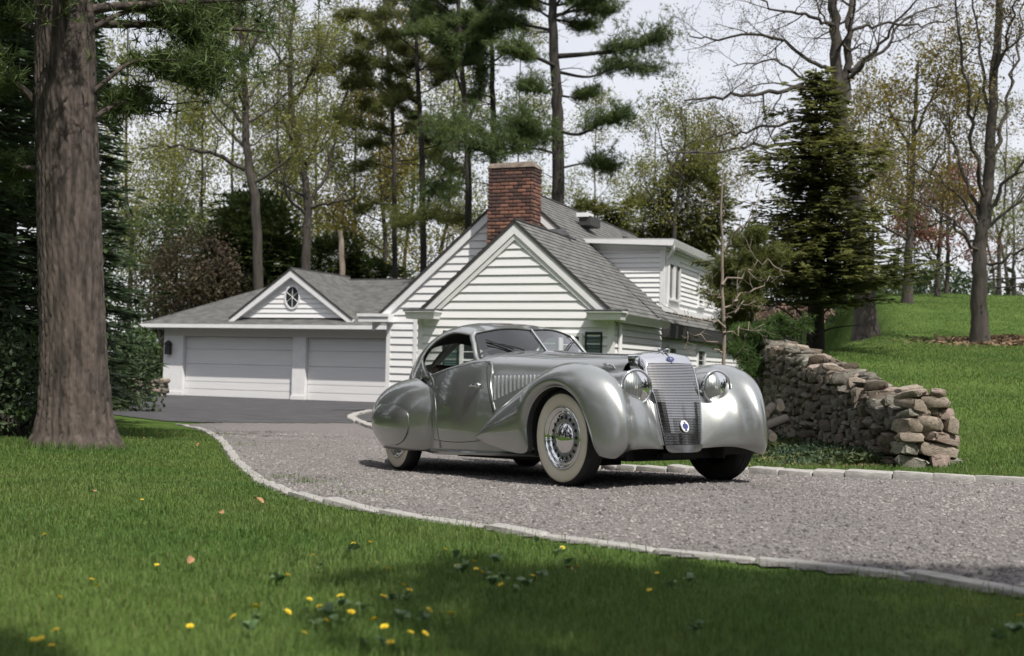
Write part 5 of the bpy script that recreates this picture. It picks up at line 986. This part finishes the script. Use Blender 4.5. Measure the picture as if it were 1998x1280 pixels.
# ---- right side
broadleaf('bare_oak_tree', 'large bare spreading tree standing on the bank right of the house', [(1692, 640), (1682, 520), (1660, 360), (1640, 230), (1636, 190), (1632, 60), (1625, -60), (1615, -260)], 30, .30,
  [([(1640, 190), (1590, 170), (1530, 176), (1460, 186), (1400, 190), (1335, 196)], -2, 0.081), ([(1636, 140), (1580, 120), (1500, 70), (1400, 75), (1345, 70)], 1, 0.062), ([(1650, 200), (1655, 80), (1660, 0), (1668, -160)], 1, 0.124), ([(1650, 280), (1580, 280), (1480, 282), (1400, 296), (1290, 303)], -3, 0.062), ([(1645, 235), (1560, 235), (1480, 250), (1420, 262), (1380, 270)], 2, 0.056), ([(1655, 150), (1690, 120), (1740, 60), (1800, -10)], -1, 0.068), ([(1656, 140), (1720, 100), (1760, 40), (1840, 10)], 2, 0.062), ([(1634, 60), (1580, 30), (1520, 22), (1460, -20)], -1, 0.056), ([(1630, 20), (1600, -40), (1540, -90)], 1, 0.056), ([(1660, 60), (1720, 45), (1800, 52), (1870, 30)], 1, 0.050), ([(1640, 215), (1560, 150), (1500, 120), (1430, 130)], 2, 0.050), ([(1660, 100), (1620, 55), (1590, 0)], 0, 0.050)],
  L_RUST, seed=61, leaf=.05, per=1, sig=.08, Lt=1.5, kids=(7, 5, 4), rtop=.07, top_up=.05, minr=.005)
broadleaf('maple_tree', 'slender tree with upswept branches and rusty buds, nearest on the bank at right', [(1912, 668), (1911, 560), (1914, 480), (1924, 400), (1934, 250), (1944, 100), (1955, -60), (1965, -250)], 27, .20,
  [([(1914, 500), (1870, 450), (1830, 410), (1770, 385)], -1, 0.045), ([(1913, 520), (1960, 505), (2010, 480), (2060, 470)], -1, 0.045), ([(1918, 440), (1880, 340), (1850, 260), (1820, 200)], 1, 0.053), ([(1926, 400), (1900, 300), (1885, 180), (1870, 60), (1865, -40)], -1, 0.060), ([(1930, 330), (1960, 240), (1985, 120), (2000, 0)], 1, 0.060), ([(1922, 420), (1970, 350), (2020, 290), (2060, 240)], -1, 0.053), ([(1936, 240), (1915, 130), (1900, 20), (1895, -60)], 1, 0.045), ([(1920, 450), (1980, 400), (2050, 370)], 1, 0.045), ([(1914, 480), (1860, 440), (1800, 430)], 1, 0.038), ([(1918, 460), (1870, 380), (1800, 330), (1750, 310)], -1, 0.038), ([(1940, 160), (1965, 60), (1985, -40)], -1, 0.045)],
  L_RUST, seed=62, leaf=.065, per=2, sig=.12, Lt=1.25, kids=(7, 5, 4), rtop=.05, top_up=.14, minr=.0045)
broadleaf('beech_tree', 'golden-green tree on the bank between the bare tree and the slender maple', [(1770, 590), (1775, 450), (1780, 330), (1785, 220), (1790, 120)], 40, .16, [([(1776, 420), (1730, 350), (1700, 280)], -1, .07), ([(1778, 380), (1830, 320), (1860, 240)], 1, .07), ([(1782, 300), (1740, 220), (1720, 150)], 1, .06), ([(1784, 260), (1820, 190), (1840, 130)], -1, .06), ([(1774, 470), (1720, 440), (1680, 400)], -1, .05), ([(1776, 450), (1850, 430), (1890, 400)], -1, .05)], L_YELLOW, seed=63, leaf=.115, per=5, sig=.24, Lt=1.5, auto=8, autoL=3.0, rtop=.04)
broadleaf('red_maple_tree', 'small red-leaved tree on the bank behind the slender maple', [(1828, 590), (1832, 500), (1838, 420), (1842, 370)], 44, .11, [([(1830, 500), (1800, 450), (1780, 410)], -1, .05), ([(1832, 470), (1870, 430), (1890, 400)], 1, .05), ([(1832, 520), (1870, 500), (1900, 480)], -1, .04), ([(1830, 510), (1790, 490), (1770, 470)], -1, .04)], L_RED, seed=64, leaf=.12, per=3, sig=.2, Lt=1.1, auto=6, autoL=1.8, rtop=.03)
yx = at(1590, 686, 23); 
yw_l = [px_lump(1585, 470, 23, .95, .9, 1.25), px_lump(1530, 500, 23.4, .75, .7, .95), px_lump(1640, 510, 22.8, .70, .7, .95), px_lump(1560, 380, 23.2, .75, .7, .95), px_lump(1610, 360, 23, .6, .6, .8), px_lump(1490, 400, 23.8, .6, .6, .85), px_lump(1560, 280, 23.2, .5, .5, .65), px_lump(1480, 320, 23.8, .45, .45, .6), px_lump(1640, 430, 23, .6, .6, .7), px_lump(1590, 560, 22.8, .9, .8, .5)]
yt = spruce('hemlock_tree', 'dark olive evergreen with bare lower limbs beside the retaining wall', yx[0], yx[1], 5.9, 2.3, L_OLIVE, 65, 38, .20, .0, .19, dens=1.15, pw=.60, jit=.38)
mbt = MB(); rr_ = np.random.RandomState(9); o_ = np.array(yt.location)
for pix in ([(1588, 660), (1560, 630), (1520, 600), (1480, 596)], [(1590, 655), (1625, 640), (1680, 634)], [(1587, 640), (1550, 600), (1510, 570)], [(1589, 630), (1620, 600), (1650, 590)], [(1588, 668), (1566, 640), (1540, 622)]):
    q = cr(np.array([at(x, y, 23 + rr_.uniform(-.3, .3)) for x, y in pix]), 12); mbt.tube(q - o_, np.linspace(.03, .006, 12), 5)
mbt.build('limb', BARKD, yt, smooth='all')
broadleaf('sapling', 'thin leafless sapling with pale twigs in front of the dormer', [(1412, 720), (1412, 640), (1409, 560), (1410, 485), (1407, 400), (1412, 330)], 16.5, .030, [([(1411, 490), (1440, 450), (1470, 425), (1480, 360)], -.3, .020), ([(1413, 555), (1450, 535), (1490, 515), (1540, 530)], -.2, .020), ([(1413, 600), (1440, 580), (1480, 560), (1510, 545)], .2, .018), ([(1412, 640), (1380, 625), (1340, 620), (1310, 612)], -.2, .016), ([(1413, 660), (1450, 640), (1490, 632)], .3, .015), ([(1410, 580), (1380, 570), (1350, 575)], .3, .012), ([(1411, 620), (1445, 600), (1470, 590)], -.3, .014), ([(1412, 690), (1380, 670), (1350, 650), (1330, 655)], -.3, .014)], L_SPRING, bark=BARKP, seed=66, per=0, Lt=.45, level=1, kids=(3, 3), rtop=.012, minr=.0035)
pine('young_pine', 'young bright green pine between the sapling and the retaining wall', [(1470, 740), (1468, 640), (1466, 540), (1466, 470)], 21, .05, [], L_PINE2, 67, 22, .85, .12, 1.8, autot=.10, k=13)
pine('young_pine', 'low spreading young pine at the head of the retaining wall', [(1500, 730), (1498, 690), (1500, 640)], 19.8, .05, [([(1498, 690), (1470, 680), (1440, 690)], -.5, .03), ([(1498, 700), (1480, 720), (1465, 730)], -.8, .03), ([(1499, 680), (1530, 670), (1545, 690)], .3, .03)], L_GREEN, 68, 10, .8, .11, 2.6, autot=.1, k=13)
for px, Y, lab in ((1700, 52, 'dark hedge bush on the bank crest left of the red tree'), (1780, 54, 'dark hedge bush on the bank crest below the golden tree'), (1862, 52, 'dark hedge bush on the bank crest right of the red tree'), (1640, 50, 'dark hedge bush on the crest behind the bare tree trunk'), (1560, 46, 'dark hedge bush left of the bare tree trunk')):
    p = at(px, 560, Y); bush('hedge_bush', lab, 'shrub', [(p[0] - .7, Y, p[2] - .2, 1.3, 1.1, 1.5), (p[0] + .8, Y + .3, p[2] - .4, 1.2, 1.1, 1.2)], L_DARK, 2600, .16, px, 'dark bushes along the crest of the bank')
for px, lab in ((1768, 'thin straight trunk before the dark hedge, left one'), (1846, 'thin leaning trunk before the dark hedge, right one')):
    broadleaf('thin_tree', lab, [(px, 590), (px + 4, 500), (px + 2, 380), (px + 8, 250)], 46, .10, [], L_RUST, seed=px, leaf=.08, per=1, sig=.15, Lt=1.3, auto=5, autoL=2.0, rtop=.03)
bush('shrub', 'low pinkish heather shrub on the bank behind the dark evergreen', 'shrub', [px_lump(1545, 612, 34, 1.3, .8, .35)], mat('pinkish_foliage', (.22, .13, .11), rough=.7, island=.4), 1500, .09, 71)
# far wood that closes the view: too many stems to count
fw = MB(); rf_ = np.random.RandomState(77); tips = []
for k in range(150):
    ang = rf_.uniform(-.62, .60); d = rf_.uniform(75, 115); x, y = d * math.sin(ang), d * math.cos(ang); g = gz(x, y); h = rf_.uniform(5, 12) * (1.25 if ang > .2 else .9); q = limb(fw, (x, y, g - .3), (rf_.normal(0, .05), 0, 1), h, .13, .03, rf_, 6, .05, 0, 4)
    tp_ = []; twigs(fw, q, .07, 1, rf_, tp_, h * .33, .8, .12, (6, 4), .02, .2); tips += tp_
C = spread_pts(tips, 1, .35, rf_)
o = fw.build('far_wood', mat('far_twigs', (.085, .072, .066), rough=1.0, var=.3, vscale=.1), None); tag(o, kind='stuff'); lf = MB(); leaves(lf, C, .30, rf_); o2 = lf.build('foliage', leafmat('far_buds', (.10, .085, .05), (.085, .095, .045), .3), o)
um = MB(); ru = np.random.RandomState(78)
for k in range(210):  # low growth in view, then an unseen leaf ring added for dark reflections
    ang = ru.uniform(-.62, .60) if k < 90 else ru.uniform(.75, 5.6); d = ru.uniform(70, 95) if k < 90 else ru.uniform(28, 60); x, y = d * math.sin(ang), d * math.cos(ang); g = gz(x, y); n = 130; dd = ru.normal(size=(n, 3)); dd /= np.linalg.norm(dd, axis=1)[:, None]; leaves(um, np.array([x, y, g + (1.2 if k < 90 else 3.5)]) + dd * ru.uniform(.3, 1, (n, 1)) * ([3.2, 1.5, 1.9] if k < 90 else [3.4, 3.0, 3.8]), .5 if k < 90 else 1.2, ru)
for k in range(120):  # unseen upper leaf tier, added so the lower grille mirrors something dark
    ang = ru.uniform(.8, 5.5); d = ru.uniform(32, 55); x, y = d * math.sin(ang), d * math.cos(ang); n = 110; dd = ru.normal(size=(n, 3)); dd /= np.linalg.norm(dd, axis=1)[:, None]; leaves(um, np.array([x, y, ru.uniform(8, 12)]) + dd * ru.uniform(.3, 1, (n, 1)) * [3.6, 3.2, 3.6], 1.3, ru)
tag(um.build('undergrowth_and_leaf_ring', leafmat('far_leaf_mass', (.028, .038, .018), (.055, .060, .028), .2)), kind='stuff')
for i_, (x, y) in enumerate(((-12.5, 14.5), (-15.5, 19), (-13.5, 10.5))):
    c_ = copy_tree(bpy.data.objects['spruce_tree']); c_.location = (x, y, base_z(x, y)); c_.rotation_euler = (0, 0, i_ * 2.0 + 1); c_['label'] = ['dark spruce beyond the left edge behind the lawn', 'dark spruce deepest in the wood on the left', 'dark spruce on the left nearest the photographer'][i_]
# trees behind the photographer: they shade the foreground and show in the car's paint
for i, (x, y, h, R) in enumerate(((-9, 2.0, 14, 4.2), (-12, 8, 15, 4.5), (-8, -6, 15, 4.5), (1.4, -3.2, 11, 2.0), (4.6, -2.7, 11, 2.1), (7.6, -2.9, 11.5, 2.2), (14, -9, 15, 4))):
    rb_ = np.random.RandomState(80 + i); b = base_z(x, y); lum = [(x + rb_.uniform(-.5, .5) * R, y + rb_.uniform(-.5, .5) * R, b + h * rb_.uniform(.30 if i < 3 else .5, .95), R * rb_.uniform(.4, .6), R * rb_.uniform(.4, .6), h * .13) for _ in range(9)]
    t_ = bush('shade_tree', ['leafy tree left of the photographer', 'leafy tree beyond the left edge of the lawn', 'leafy tree behind the photographer on the left', 'leafy tree behind the photographer', 'slim leafy tree just right of the photographer', 'leafy tree behind the photographer on the right', 'leafy tree far right behind the photographer'][i], 'tree', lum, L_MIX, 5200, .30, 90 + i)
    MB().tube(np.array([(x, y, b - .2), (x + .1, y, b + h * .4), (x, y + .1, b + h * .8)]) - np.array(t_.location), [.32, .24, .08], 9).build('trunk', BARK, t_, smooth='all')
# ================================================================ lawn grass, flowers, small things
GRASS = leafmat('grass_blades', (0.092, 0.165, 0.038), (0.145, 0.205, 0.056), .38, .35); GRASSY = leafmat('straw_blades', (0.22, 0.20, 0.08), None, .3, .3)
rg = np.random.RandomState(15)
def blades(mb, P, hgt, wid, r, mi=0):
    n = len(P); az = r.uniform(0, 6.28, n); lean = r.uniform(.1, .75, n); az2 = az + r.normal(0, .5, n); s = np.stack([np.cos(az), np.sin(az), 0 * az], -1) * wid[:, None] * .5
    f = np.stack([-np.sin(az2), np.cos(az2), 0 * az], -1) * (hgt * lean)[:, None]; up = np.array([0, 0, 1.0]) * hgt[:, None]
    V = np.stack([P - s, P + s, P + f * .35 + up * .6 + s * .7, P + f * .35 + up * .6 - s * .7, P + f + up * (1 - .25 * lean[:, None])], 1); k = np.arange(n)[:, None] * 5
    mb.add(V.reshape(-1, 3), [k + np.array([[0, 1, 2, 3]]), k + np.array([[3, 2, 4]])], mi)
M = 1500000; Y_ = 3.0 * (46.0 / 3.0) ** rg.rand(M); X_ = rg.uniform(-1, 1, M) * (.49 * Y_ + .9); pk = rg.rand(M) < np.clip((Y_ / 9), .25, 1)
Y_, X_ = Y_[pk], X_[pk]; Q = np.stack([X_, Y_], -1); kerb_d = np.min(np.linalg.norm(Q[:, None, :].astype(np.float32) - near_s[None, ::6].astype(np.float32), axis=-1), axis=1) if len(Q) < 10 else None
ind = in_poly(Q, drive_poly) | in_poly(Q, asph); wxl = np.interp(Y_, W_LINE[:, 1], W_LINE[:, 0]); left = ~ind & (Y_ < 18) & ~((X_ > -1.5) & (Y_ > 9.0)); right = ~ind & (Y_ < 46) & (X_ > wxl + .26 + .03 * np.clip(Y_ - 21, 0, 20)) & (Y_ > 9.5)
right |= ~ind & (Y_ > 9.5) & (Y_ < 11.15) & (X_ > 2.0); mid = ~ind & (X_ > 1.2) & (X_ < wxl - .3) & (Y_ > 9.8) & (Y_ < 16) & (rg.rand(len(X_)) < .5)
trunkd = np.hypot(X_ - bt[0], Y_ - bt[1]); sel = (left & (trunkd > .62)) | right | mid; Q = Q[sel]; Q = Q[rg.permutation(len(Q))[:300000]]; kd = np.full(len(Q), 9.0)
for p in near_s[::2]: kd = np.minimum(kd, np.hypot(Q[:, 0] - p[0], Q[:, 1] - p[1]))
Q = Q[kd > .085]; kd = kd[kd > .085]
print('grass blades', len(Q))
cl = vnoise(np.stack([Q[:, 0] * 2.2, Q[:, 1] * 2.2, 0 * Q[:, 0]], -1), 3); cl2 = vnoise(np.stack([Q[:, 0] * 7, Q[:, 1] * 7, 0 * Q[:, 0]], -1), 4)
hg = .040 * (1 + .35 * cl + .25 * cl2) * rg.uniform(.55, 1.45, len(Q)); hg = np.clip(hg * np.clip(.45 + kd * 1.6, 0, 1), .010, .095); wd = .0038 * (Q[:, 1] / 5.0) ** .75 * rg.uniform(.7, 1.4, len(Q))
gm = MB(); ish = rg.rand(len(Q)) < .04 + .05 * np.clip(cl2, 0, 1); P3 = np.stack([Q[:, 0], Q[:, 1], ground(Q[:, 0], Q[:, 1]) - .003], -1); blades(gm, P3[~ish], hg[~ish], wd[~ish], rg, 0); blades(gm, P3[ish], hg[ish] * .7, wd[ish], rg, 1)
# taller tufts leaning over the kerb, at the trunk and in the gravel
E_, Hh = [], []
for p in near_s[8:150]:
    d = rg.normal(0, 1, 2); m = rg.randint(0, 9); c = p + rg.normal(0, .05, 2)
    nv = np.array([-(near_s[60] - near_s[40])[1], (near_s[60] - near_s[40])[0]]); E_.append(c + rg.normal(0, .05, (m, 2)) + np.array([-.05, -.08])); Hh.append(rg.uniform(.02, .07, m))
for px, py, m, s_ in ((555, 935, 60, .08), (600, 945, 70, .12), (640, 955, 30, .1), (470, 870, 40, .12), (450, 850, 40, .15), (700, 968, 60, .15)):
    c = hit(px, py)[:2]; E_.append(c + rg.normal(0, s_, (m, 2)) * [1, .7]); Hh.append(rg.uniform(.02, .09, m))
for a_ in np.linspace(3.4, 6.4, 70):
    m = 12; E_.append(bt[:2] + np.array([math.cos(a_), math.sin(a_)]) * rg.uniform(.5, .72, (m, 1)) + rg.normal(0, .03, (m, 2))); Hh.append(rg.uniform(.04, .13, m))
E_ = np.concatenate(E_); Hh = np.concatenate(Hh); blades(gm, np.stack([E_[:, 0], E_[:, 1], ground(E_[:, 0], E_[:, 1])], -1), Hh, .004 * (E_[:, 1] / 5) ** .5 * np.ones(len(E_)), rg, 0)
tag(gm.build('grass', [GRASS, GRASSY]), kind='stuff')

YEL = mat('dandelion_petals', (0.82, 0.62, 0.03), rough=.6, island=.2); STEM = mat('dandelion_stem', (.10, .14, .04), rough=.6)
def flower_mesh(seed):
    r = np.random.RandomState(seed); m = MB(); m.tube([(0, 0, 0), (.004, 0, .03), (.002, .003, .058)], .0022, 4, 1); c = np.array([.002, .003, .058])
    for ring, (rad, tilt, k) in enumerate(((.021, .15, 16), (.016, .5, 13), (.009, .95, 9))):
        for i in range(k):
            a = 6.28 * i / k + ring * .3 + r.uniform(-.1, .1); d = np.array([math.cos(a) * math.cos(tilt), math.sin(a) * math.cos(tilt), math.sin(tilt)]) * rad * r.uniform(.85, 1.15); s = np.array([-math.sin(a), math.cos(a), 0]) * .0032; m.add([c, c + d * .6 - s, c + d, c + d * .6 + s], np.array([[0, 1, 2, 3]]))
    o = m.build('dandelion', [YEL, STEM]); me = o.data; bpy.data.objects.remove(o); return me
fmesh = [flower_mesh(k) for k in range(4)]
D_PX = [(93,1050),(276,978),(306,1109),(175,1141),(182,1151),(100,1178),(62,1262),(87,1258),(120,1251),(100,1275),(498,1204),(473,1214),(548,1207),(368,1235),(598,1181),(628,1197),(670,1180),(682,1210),(625,1229),(584,1248),(553,1138),(691,1068),(614,1089),(716,1065),(863,1077),(753,1122),(921,1105),(895,1114),(928,1118),(934,1132),(1037,1135),(984,1149),(1095,1076),(1127,1114),(1284,1127),(1271,1160),(780,1158),(740,1183),(794,1167),(823,1202),(880,1220),(739,1228),(754,1242),(796,1247),(817,1248),(764,1272),(1990,1218)]
D_LAB = {(93,1050): 'dandelion alone at the left edge of the lawn, highest there', (276,978): 'dandelion furthest up the left lawn, nearest the massive trunk', (306,1109): 'dandelion alone halfway down the left lawn', (1284,1127): 'upper dandelion of the pair on the right lawn', (1271,1160): 'lower brighter dandelion of the pair on the right lawn', (1990,1218): 'dandelion cut by the right edge of the frame', (368,1235): 'dandelion alone in the shade at lower left', (1095,1076): 'dandelion right of centre, nearest the kerb', (1127,1114): 'dandelion at the right end of the central weed patch', (1037,1135): 'dandelion beside a pale broad leaf right of the central weed patch', (691,1068): 'left dandelion of the pair nearest the kerb bend', (716,1065): 'right dandelion of the pair nearest the kerb bend', (863,1077): 'dandelion just above the central weed patch', (553,1138): 'dandelion on a single weed left of centre', (614,1089): 'dandelion above a lone pale weed left of centre', (880,1220): 'dandelion alone in dark grass near the bottom centre'}
for i, (x, y) in enumerate(D_PX):
    p = hit(x, y + 8); o = bpy.data.objects.new('dandelion', fmesh[i % 4]); COL.objects.link(o); s = rg.uniform(.55, .85); o.location = p; o.scale = (s, s, s); o.rotation_euler = (rg.normal(0, .25) + .2, rg.normal(0, .25), rg.uniform(0, 6.28)); tag(o, D_LAB.get((x, y), 'small yellow dandelion ' + ('in the shaded bottom left corner of the lawn' if x < 330 else 'in the weedy patch low, left of centre' if x < 850 else 'in the weedy patch below the car')), 'dandelion', 'yellow dandelions in the front lawn')
WEED = mat('broad_weed_leaf', (0.10, 0.17, 0.065), rough=.5, col2=(.15, .23, .10), vscale=14, trans=.25)
def leaf_mesh(name, m, L, W, curl=.3, n=5):
    V = []; 
    for t in np.linspace(0, 1, n):
        w = W * math.sin(math.pi * min(1, .12 + .86 * t)) ** .75 * (1 if t < 1 else .2); z = curl * L * math.sin(t * 2.2) * .6
        for s in (-1, 0, 1): V.append((L * t, s * w, z + abs(s) * w * .35))
    o = MB().grid(np.array(V).reshape(n, 3, 3)).build(name, m, smooth='all'); me = o.data; bpy.data.objects.remove(o); return me
wl = [leaf_mesh('leaf', WEED, .062, .024, .4), leaf_mesh('leaf', WEED, .052, .026, .6), leaf_mesh('leaf', WEED, .045, .017, .3)]
W_PX = [(499,1216),(666,1193),(654,1225),(626,1113),(687,1083),(540,1140),(891,1092),(905,1109),(903,1125),(968,1104),(945,1126),(982,1138),(961,1149),(1005,1158),(1028,1151),(1054,1129),(1045,1060),(1108,1107),(1087,1086),(763,1175),(793,1174),(707,1200),(779,1220),(826,1219),(709,1265),(744,1268),(1310,1149),(1345,1140),(1359,1242),(1946,1255),(1981,1246),(485,1243),(612,1225),(640,1215)]
W_LAB = {(1310,1149): 'left weed beside the dandelion pair on the right lawn', (1345,1140): 'right weed beside the dandelion pair on the right lawn', (1359,1242): 'lone weed low on the right lawn in deep shade', (1946,1255): 'left of the two weeds in the bottom right corner', (1981,1246): 'right of the two weeds in the bottom right corner', (1045,1060): 'weed close below the kerb, right of centre', (540,1140): 'weed under a single dandelion left of centre', (626,1113): 'weed alone below a dandelion, higher left of centre', (687,1083): 'weed just below the dandelion pair by the kerb bend', (1054,1129): 'weed at the right end of the weedy patch below the car'}
for i, (x, y) in enumerate(W_PX):
    p = hit(x, y + 6); w = empty('broadleaf_weed', W_LAB.get((x, y), 'pale broad-leaved weed rosette ' + ('among the dandelions low, left of centre' if x < 850 else 'in the weedy patch below the car')), 'weed', p, rg.uniform(0, 6.28), 'broad-leaved weeds in the front lawn'); s = rg.uniform(.45, .8)
    for k in range(rg.randint(4, 7)): inst('leaf', wl[rg.randint(3)], w, (0, 0, .025 * s + rg.uniform(0, .02)), (rg.normal(0, .3), rg.uniform(-.7, .05), k * 6.28 / 5 + rg.uniform(-.3, .3)), (s, s, s))
DRY = mat('dry_leaf', (.27, .13, .06), rough=.8, col2=(.34, .20, .10), vscale=20)
dl = leaf_mesh('fallen_leaf', DRY, .10, .034, .5)
for (x, y), s, lab in (((512, 996), 1.5, 'large curled orange leaf on the lawn by the kerb'), ((385, 878), 1.2, 'brown fallen leaf between the massive trunk and the kerb'), ((184, 972), .8, 'small tan fallen leaf on the lawn below the massive trunk'), ((280, 862), 1.2, 'dark brown fallen leaf close to the massive trunk'), ((435, 1018), .8, 'pale fallen leaf left of the large orange leaf'), ((1104, 1130), .7, 'pinkish fallen leaf among the central weeds'), ((366, 1120), .8, 'pale buff fallen leaf low on the left lawn')):
    p = hit(x, y); o = bpy.data.objects.new('fallen_leaf', dl); COL.objects.link(o); o.location = p + np.array([0, 0, .045]); s *= .55; o.scale = (s, s, s); o.rotation_euler = (rg.normal(0, .4), rg.normal(0, .3), rg.uniform(0, 6.28)); tag(o, lab, 'leaf')
# ground cover and leaf litter at the foot of the retaining wall, mulch at the maple
gc = MB(); n = 9000; Y2 = rg.uniform(11.4, 18, n); w2 = np.interp(Y2, W_LINE[:, 1], W_LINE[:, 0]); X2 = w2 - .26 - np.abs(rg.normal(0, .55, n)); k = ~in_poly(np.stack([X2, Y2], -1), drive_poly) & (X2 > 2.0); X2, Y2 = X2[k], Y2[k]; leaves(gc, np.stack([X2, Y2, ground(X2, Y2) + rg.uniform(.01, .16, len(X2)) * np.clip(1.3 - (np.interp(Y2, W_LINE[:, 1], W_LINE[:, 0]) - X2), .1, 1)], -1), .06, rg, 0)
tag(gc.build('ground_cover', leafmat('ground_cover_leaves', (.035, .07, .045), (.075, .095, .03), .2, .5)), kind='stuff')
lt = MB(); n = 2500; Y3 = rg.uniform(11.2, 17, n); X3 = np.interp(Y3, W_LINE[:, 1], W_LINE[:, 0]) - .3 - np.abs(rg.normal(0, .6, n)); mp_ = hit(1912, 668); A3 = rg.uniform(0, 6.28, 3000); R3 = np.abs(rg.normal(0, .9, 3000)); mx_, my_ = mp_[0] + .5 + R3 * np.cos(A3) * 1.2, mp_[1] - .4 + R3 * np.sin(A3)
k = ~in_poly(np.stack([X3, Y3], -1), drive_poly); leaves(lt, np.stack([X3[k], Y3[k], ground(X3[k], Y3[k]) + .012], -1), .05, rg, 0); leaves(lt, np.stack([mx_, my_, ground(mx_, my_) + .16 * np.exp(-R3 ** 2)], -1), .16, rg, 0, .3)
tag(lt.build('leaf_litter', mat('brown_litter', (.13, .085, .05), rough=.9, col2=(.22, .15, .09), vscale=3, island=.4)), kind='stuff')
# firewood by the wall, little stone wall by the garage, fence on the crest
LOG = mat('cut_log_bark', (.028, .024, .021), rough=.95, bump=.6); LOGE = mat('cut_log_end', (.17, .145, .12), rough=.9, var=.3)
for i, (x, y, Yd, L, az, lab) in enumerate(((1500, 800, 15.2, .5, 1.2, 'upper dark log leaning on the wall behind the car'), (1512, 825, 14.8, .6, .9, 'middle dark log beside the wall foot behind the car'), (1498, 845, 14.6, .5, 1.6, 'lowest dark log on the leaf litter behind the car'), (1522, 790, 15.6, .35, 1.4, 'short log with a pale cut end behind the car'))):
    p = at(x, y, Yd); d = np.array([math.cos(az), math.sin(az), .15]) * L / 2; t = empty('firewood_log', lab, 'log', p); m = MB().tube([-d, d * .2, d], .06, 9, cap=False); m.build('bark', LOG, t, smooth='all'); nrm = d / np.linalg.norm(d); e = MB(); e.tube([-d - nrm * .003, -d], .058, 9); e.build('cut_end', LOGE, t)
lw = empty('low_stone_wall', 'low brown stone wall left of the garage doors', 'wall', hit(275, 775))
o0 = np.array(lw.location); rl = np.random.RandomState(4)
for row in range(4):
    for k in range(7): p = at(232 + k * 14 + row % 2 * 5, 772 - row * 9, o0[1] + .1 * k); inst('stone', wst[rl.randint(12)], lw, p - o0 + [0, 0, .02], (0, 0, rl.uniform(-.3, .3)), (.27, .4, .17))
fe = empty('rail_fence', 'dark rail fence along the crest of the bank at the right edge', 'fence', (at(1960, 575, 47)))
o0 = np.array(fe.location)
for k in range(7): p = at(1915 + k * 32, 574 - k * 1.2, 47); MB().box(p - o0 + [-.05, -.05, -.4], p - o0 + [.05, .05, .75]).build('post', BARKD, fe)
for h in (.25, .6): MB().tube(np.array([at(1915, 574, 47), at(2107, 567, 47)]) - o0 + [0, -.06, h], .035, 5).build('rail', BARKD, fe)
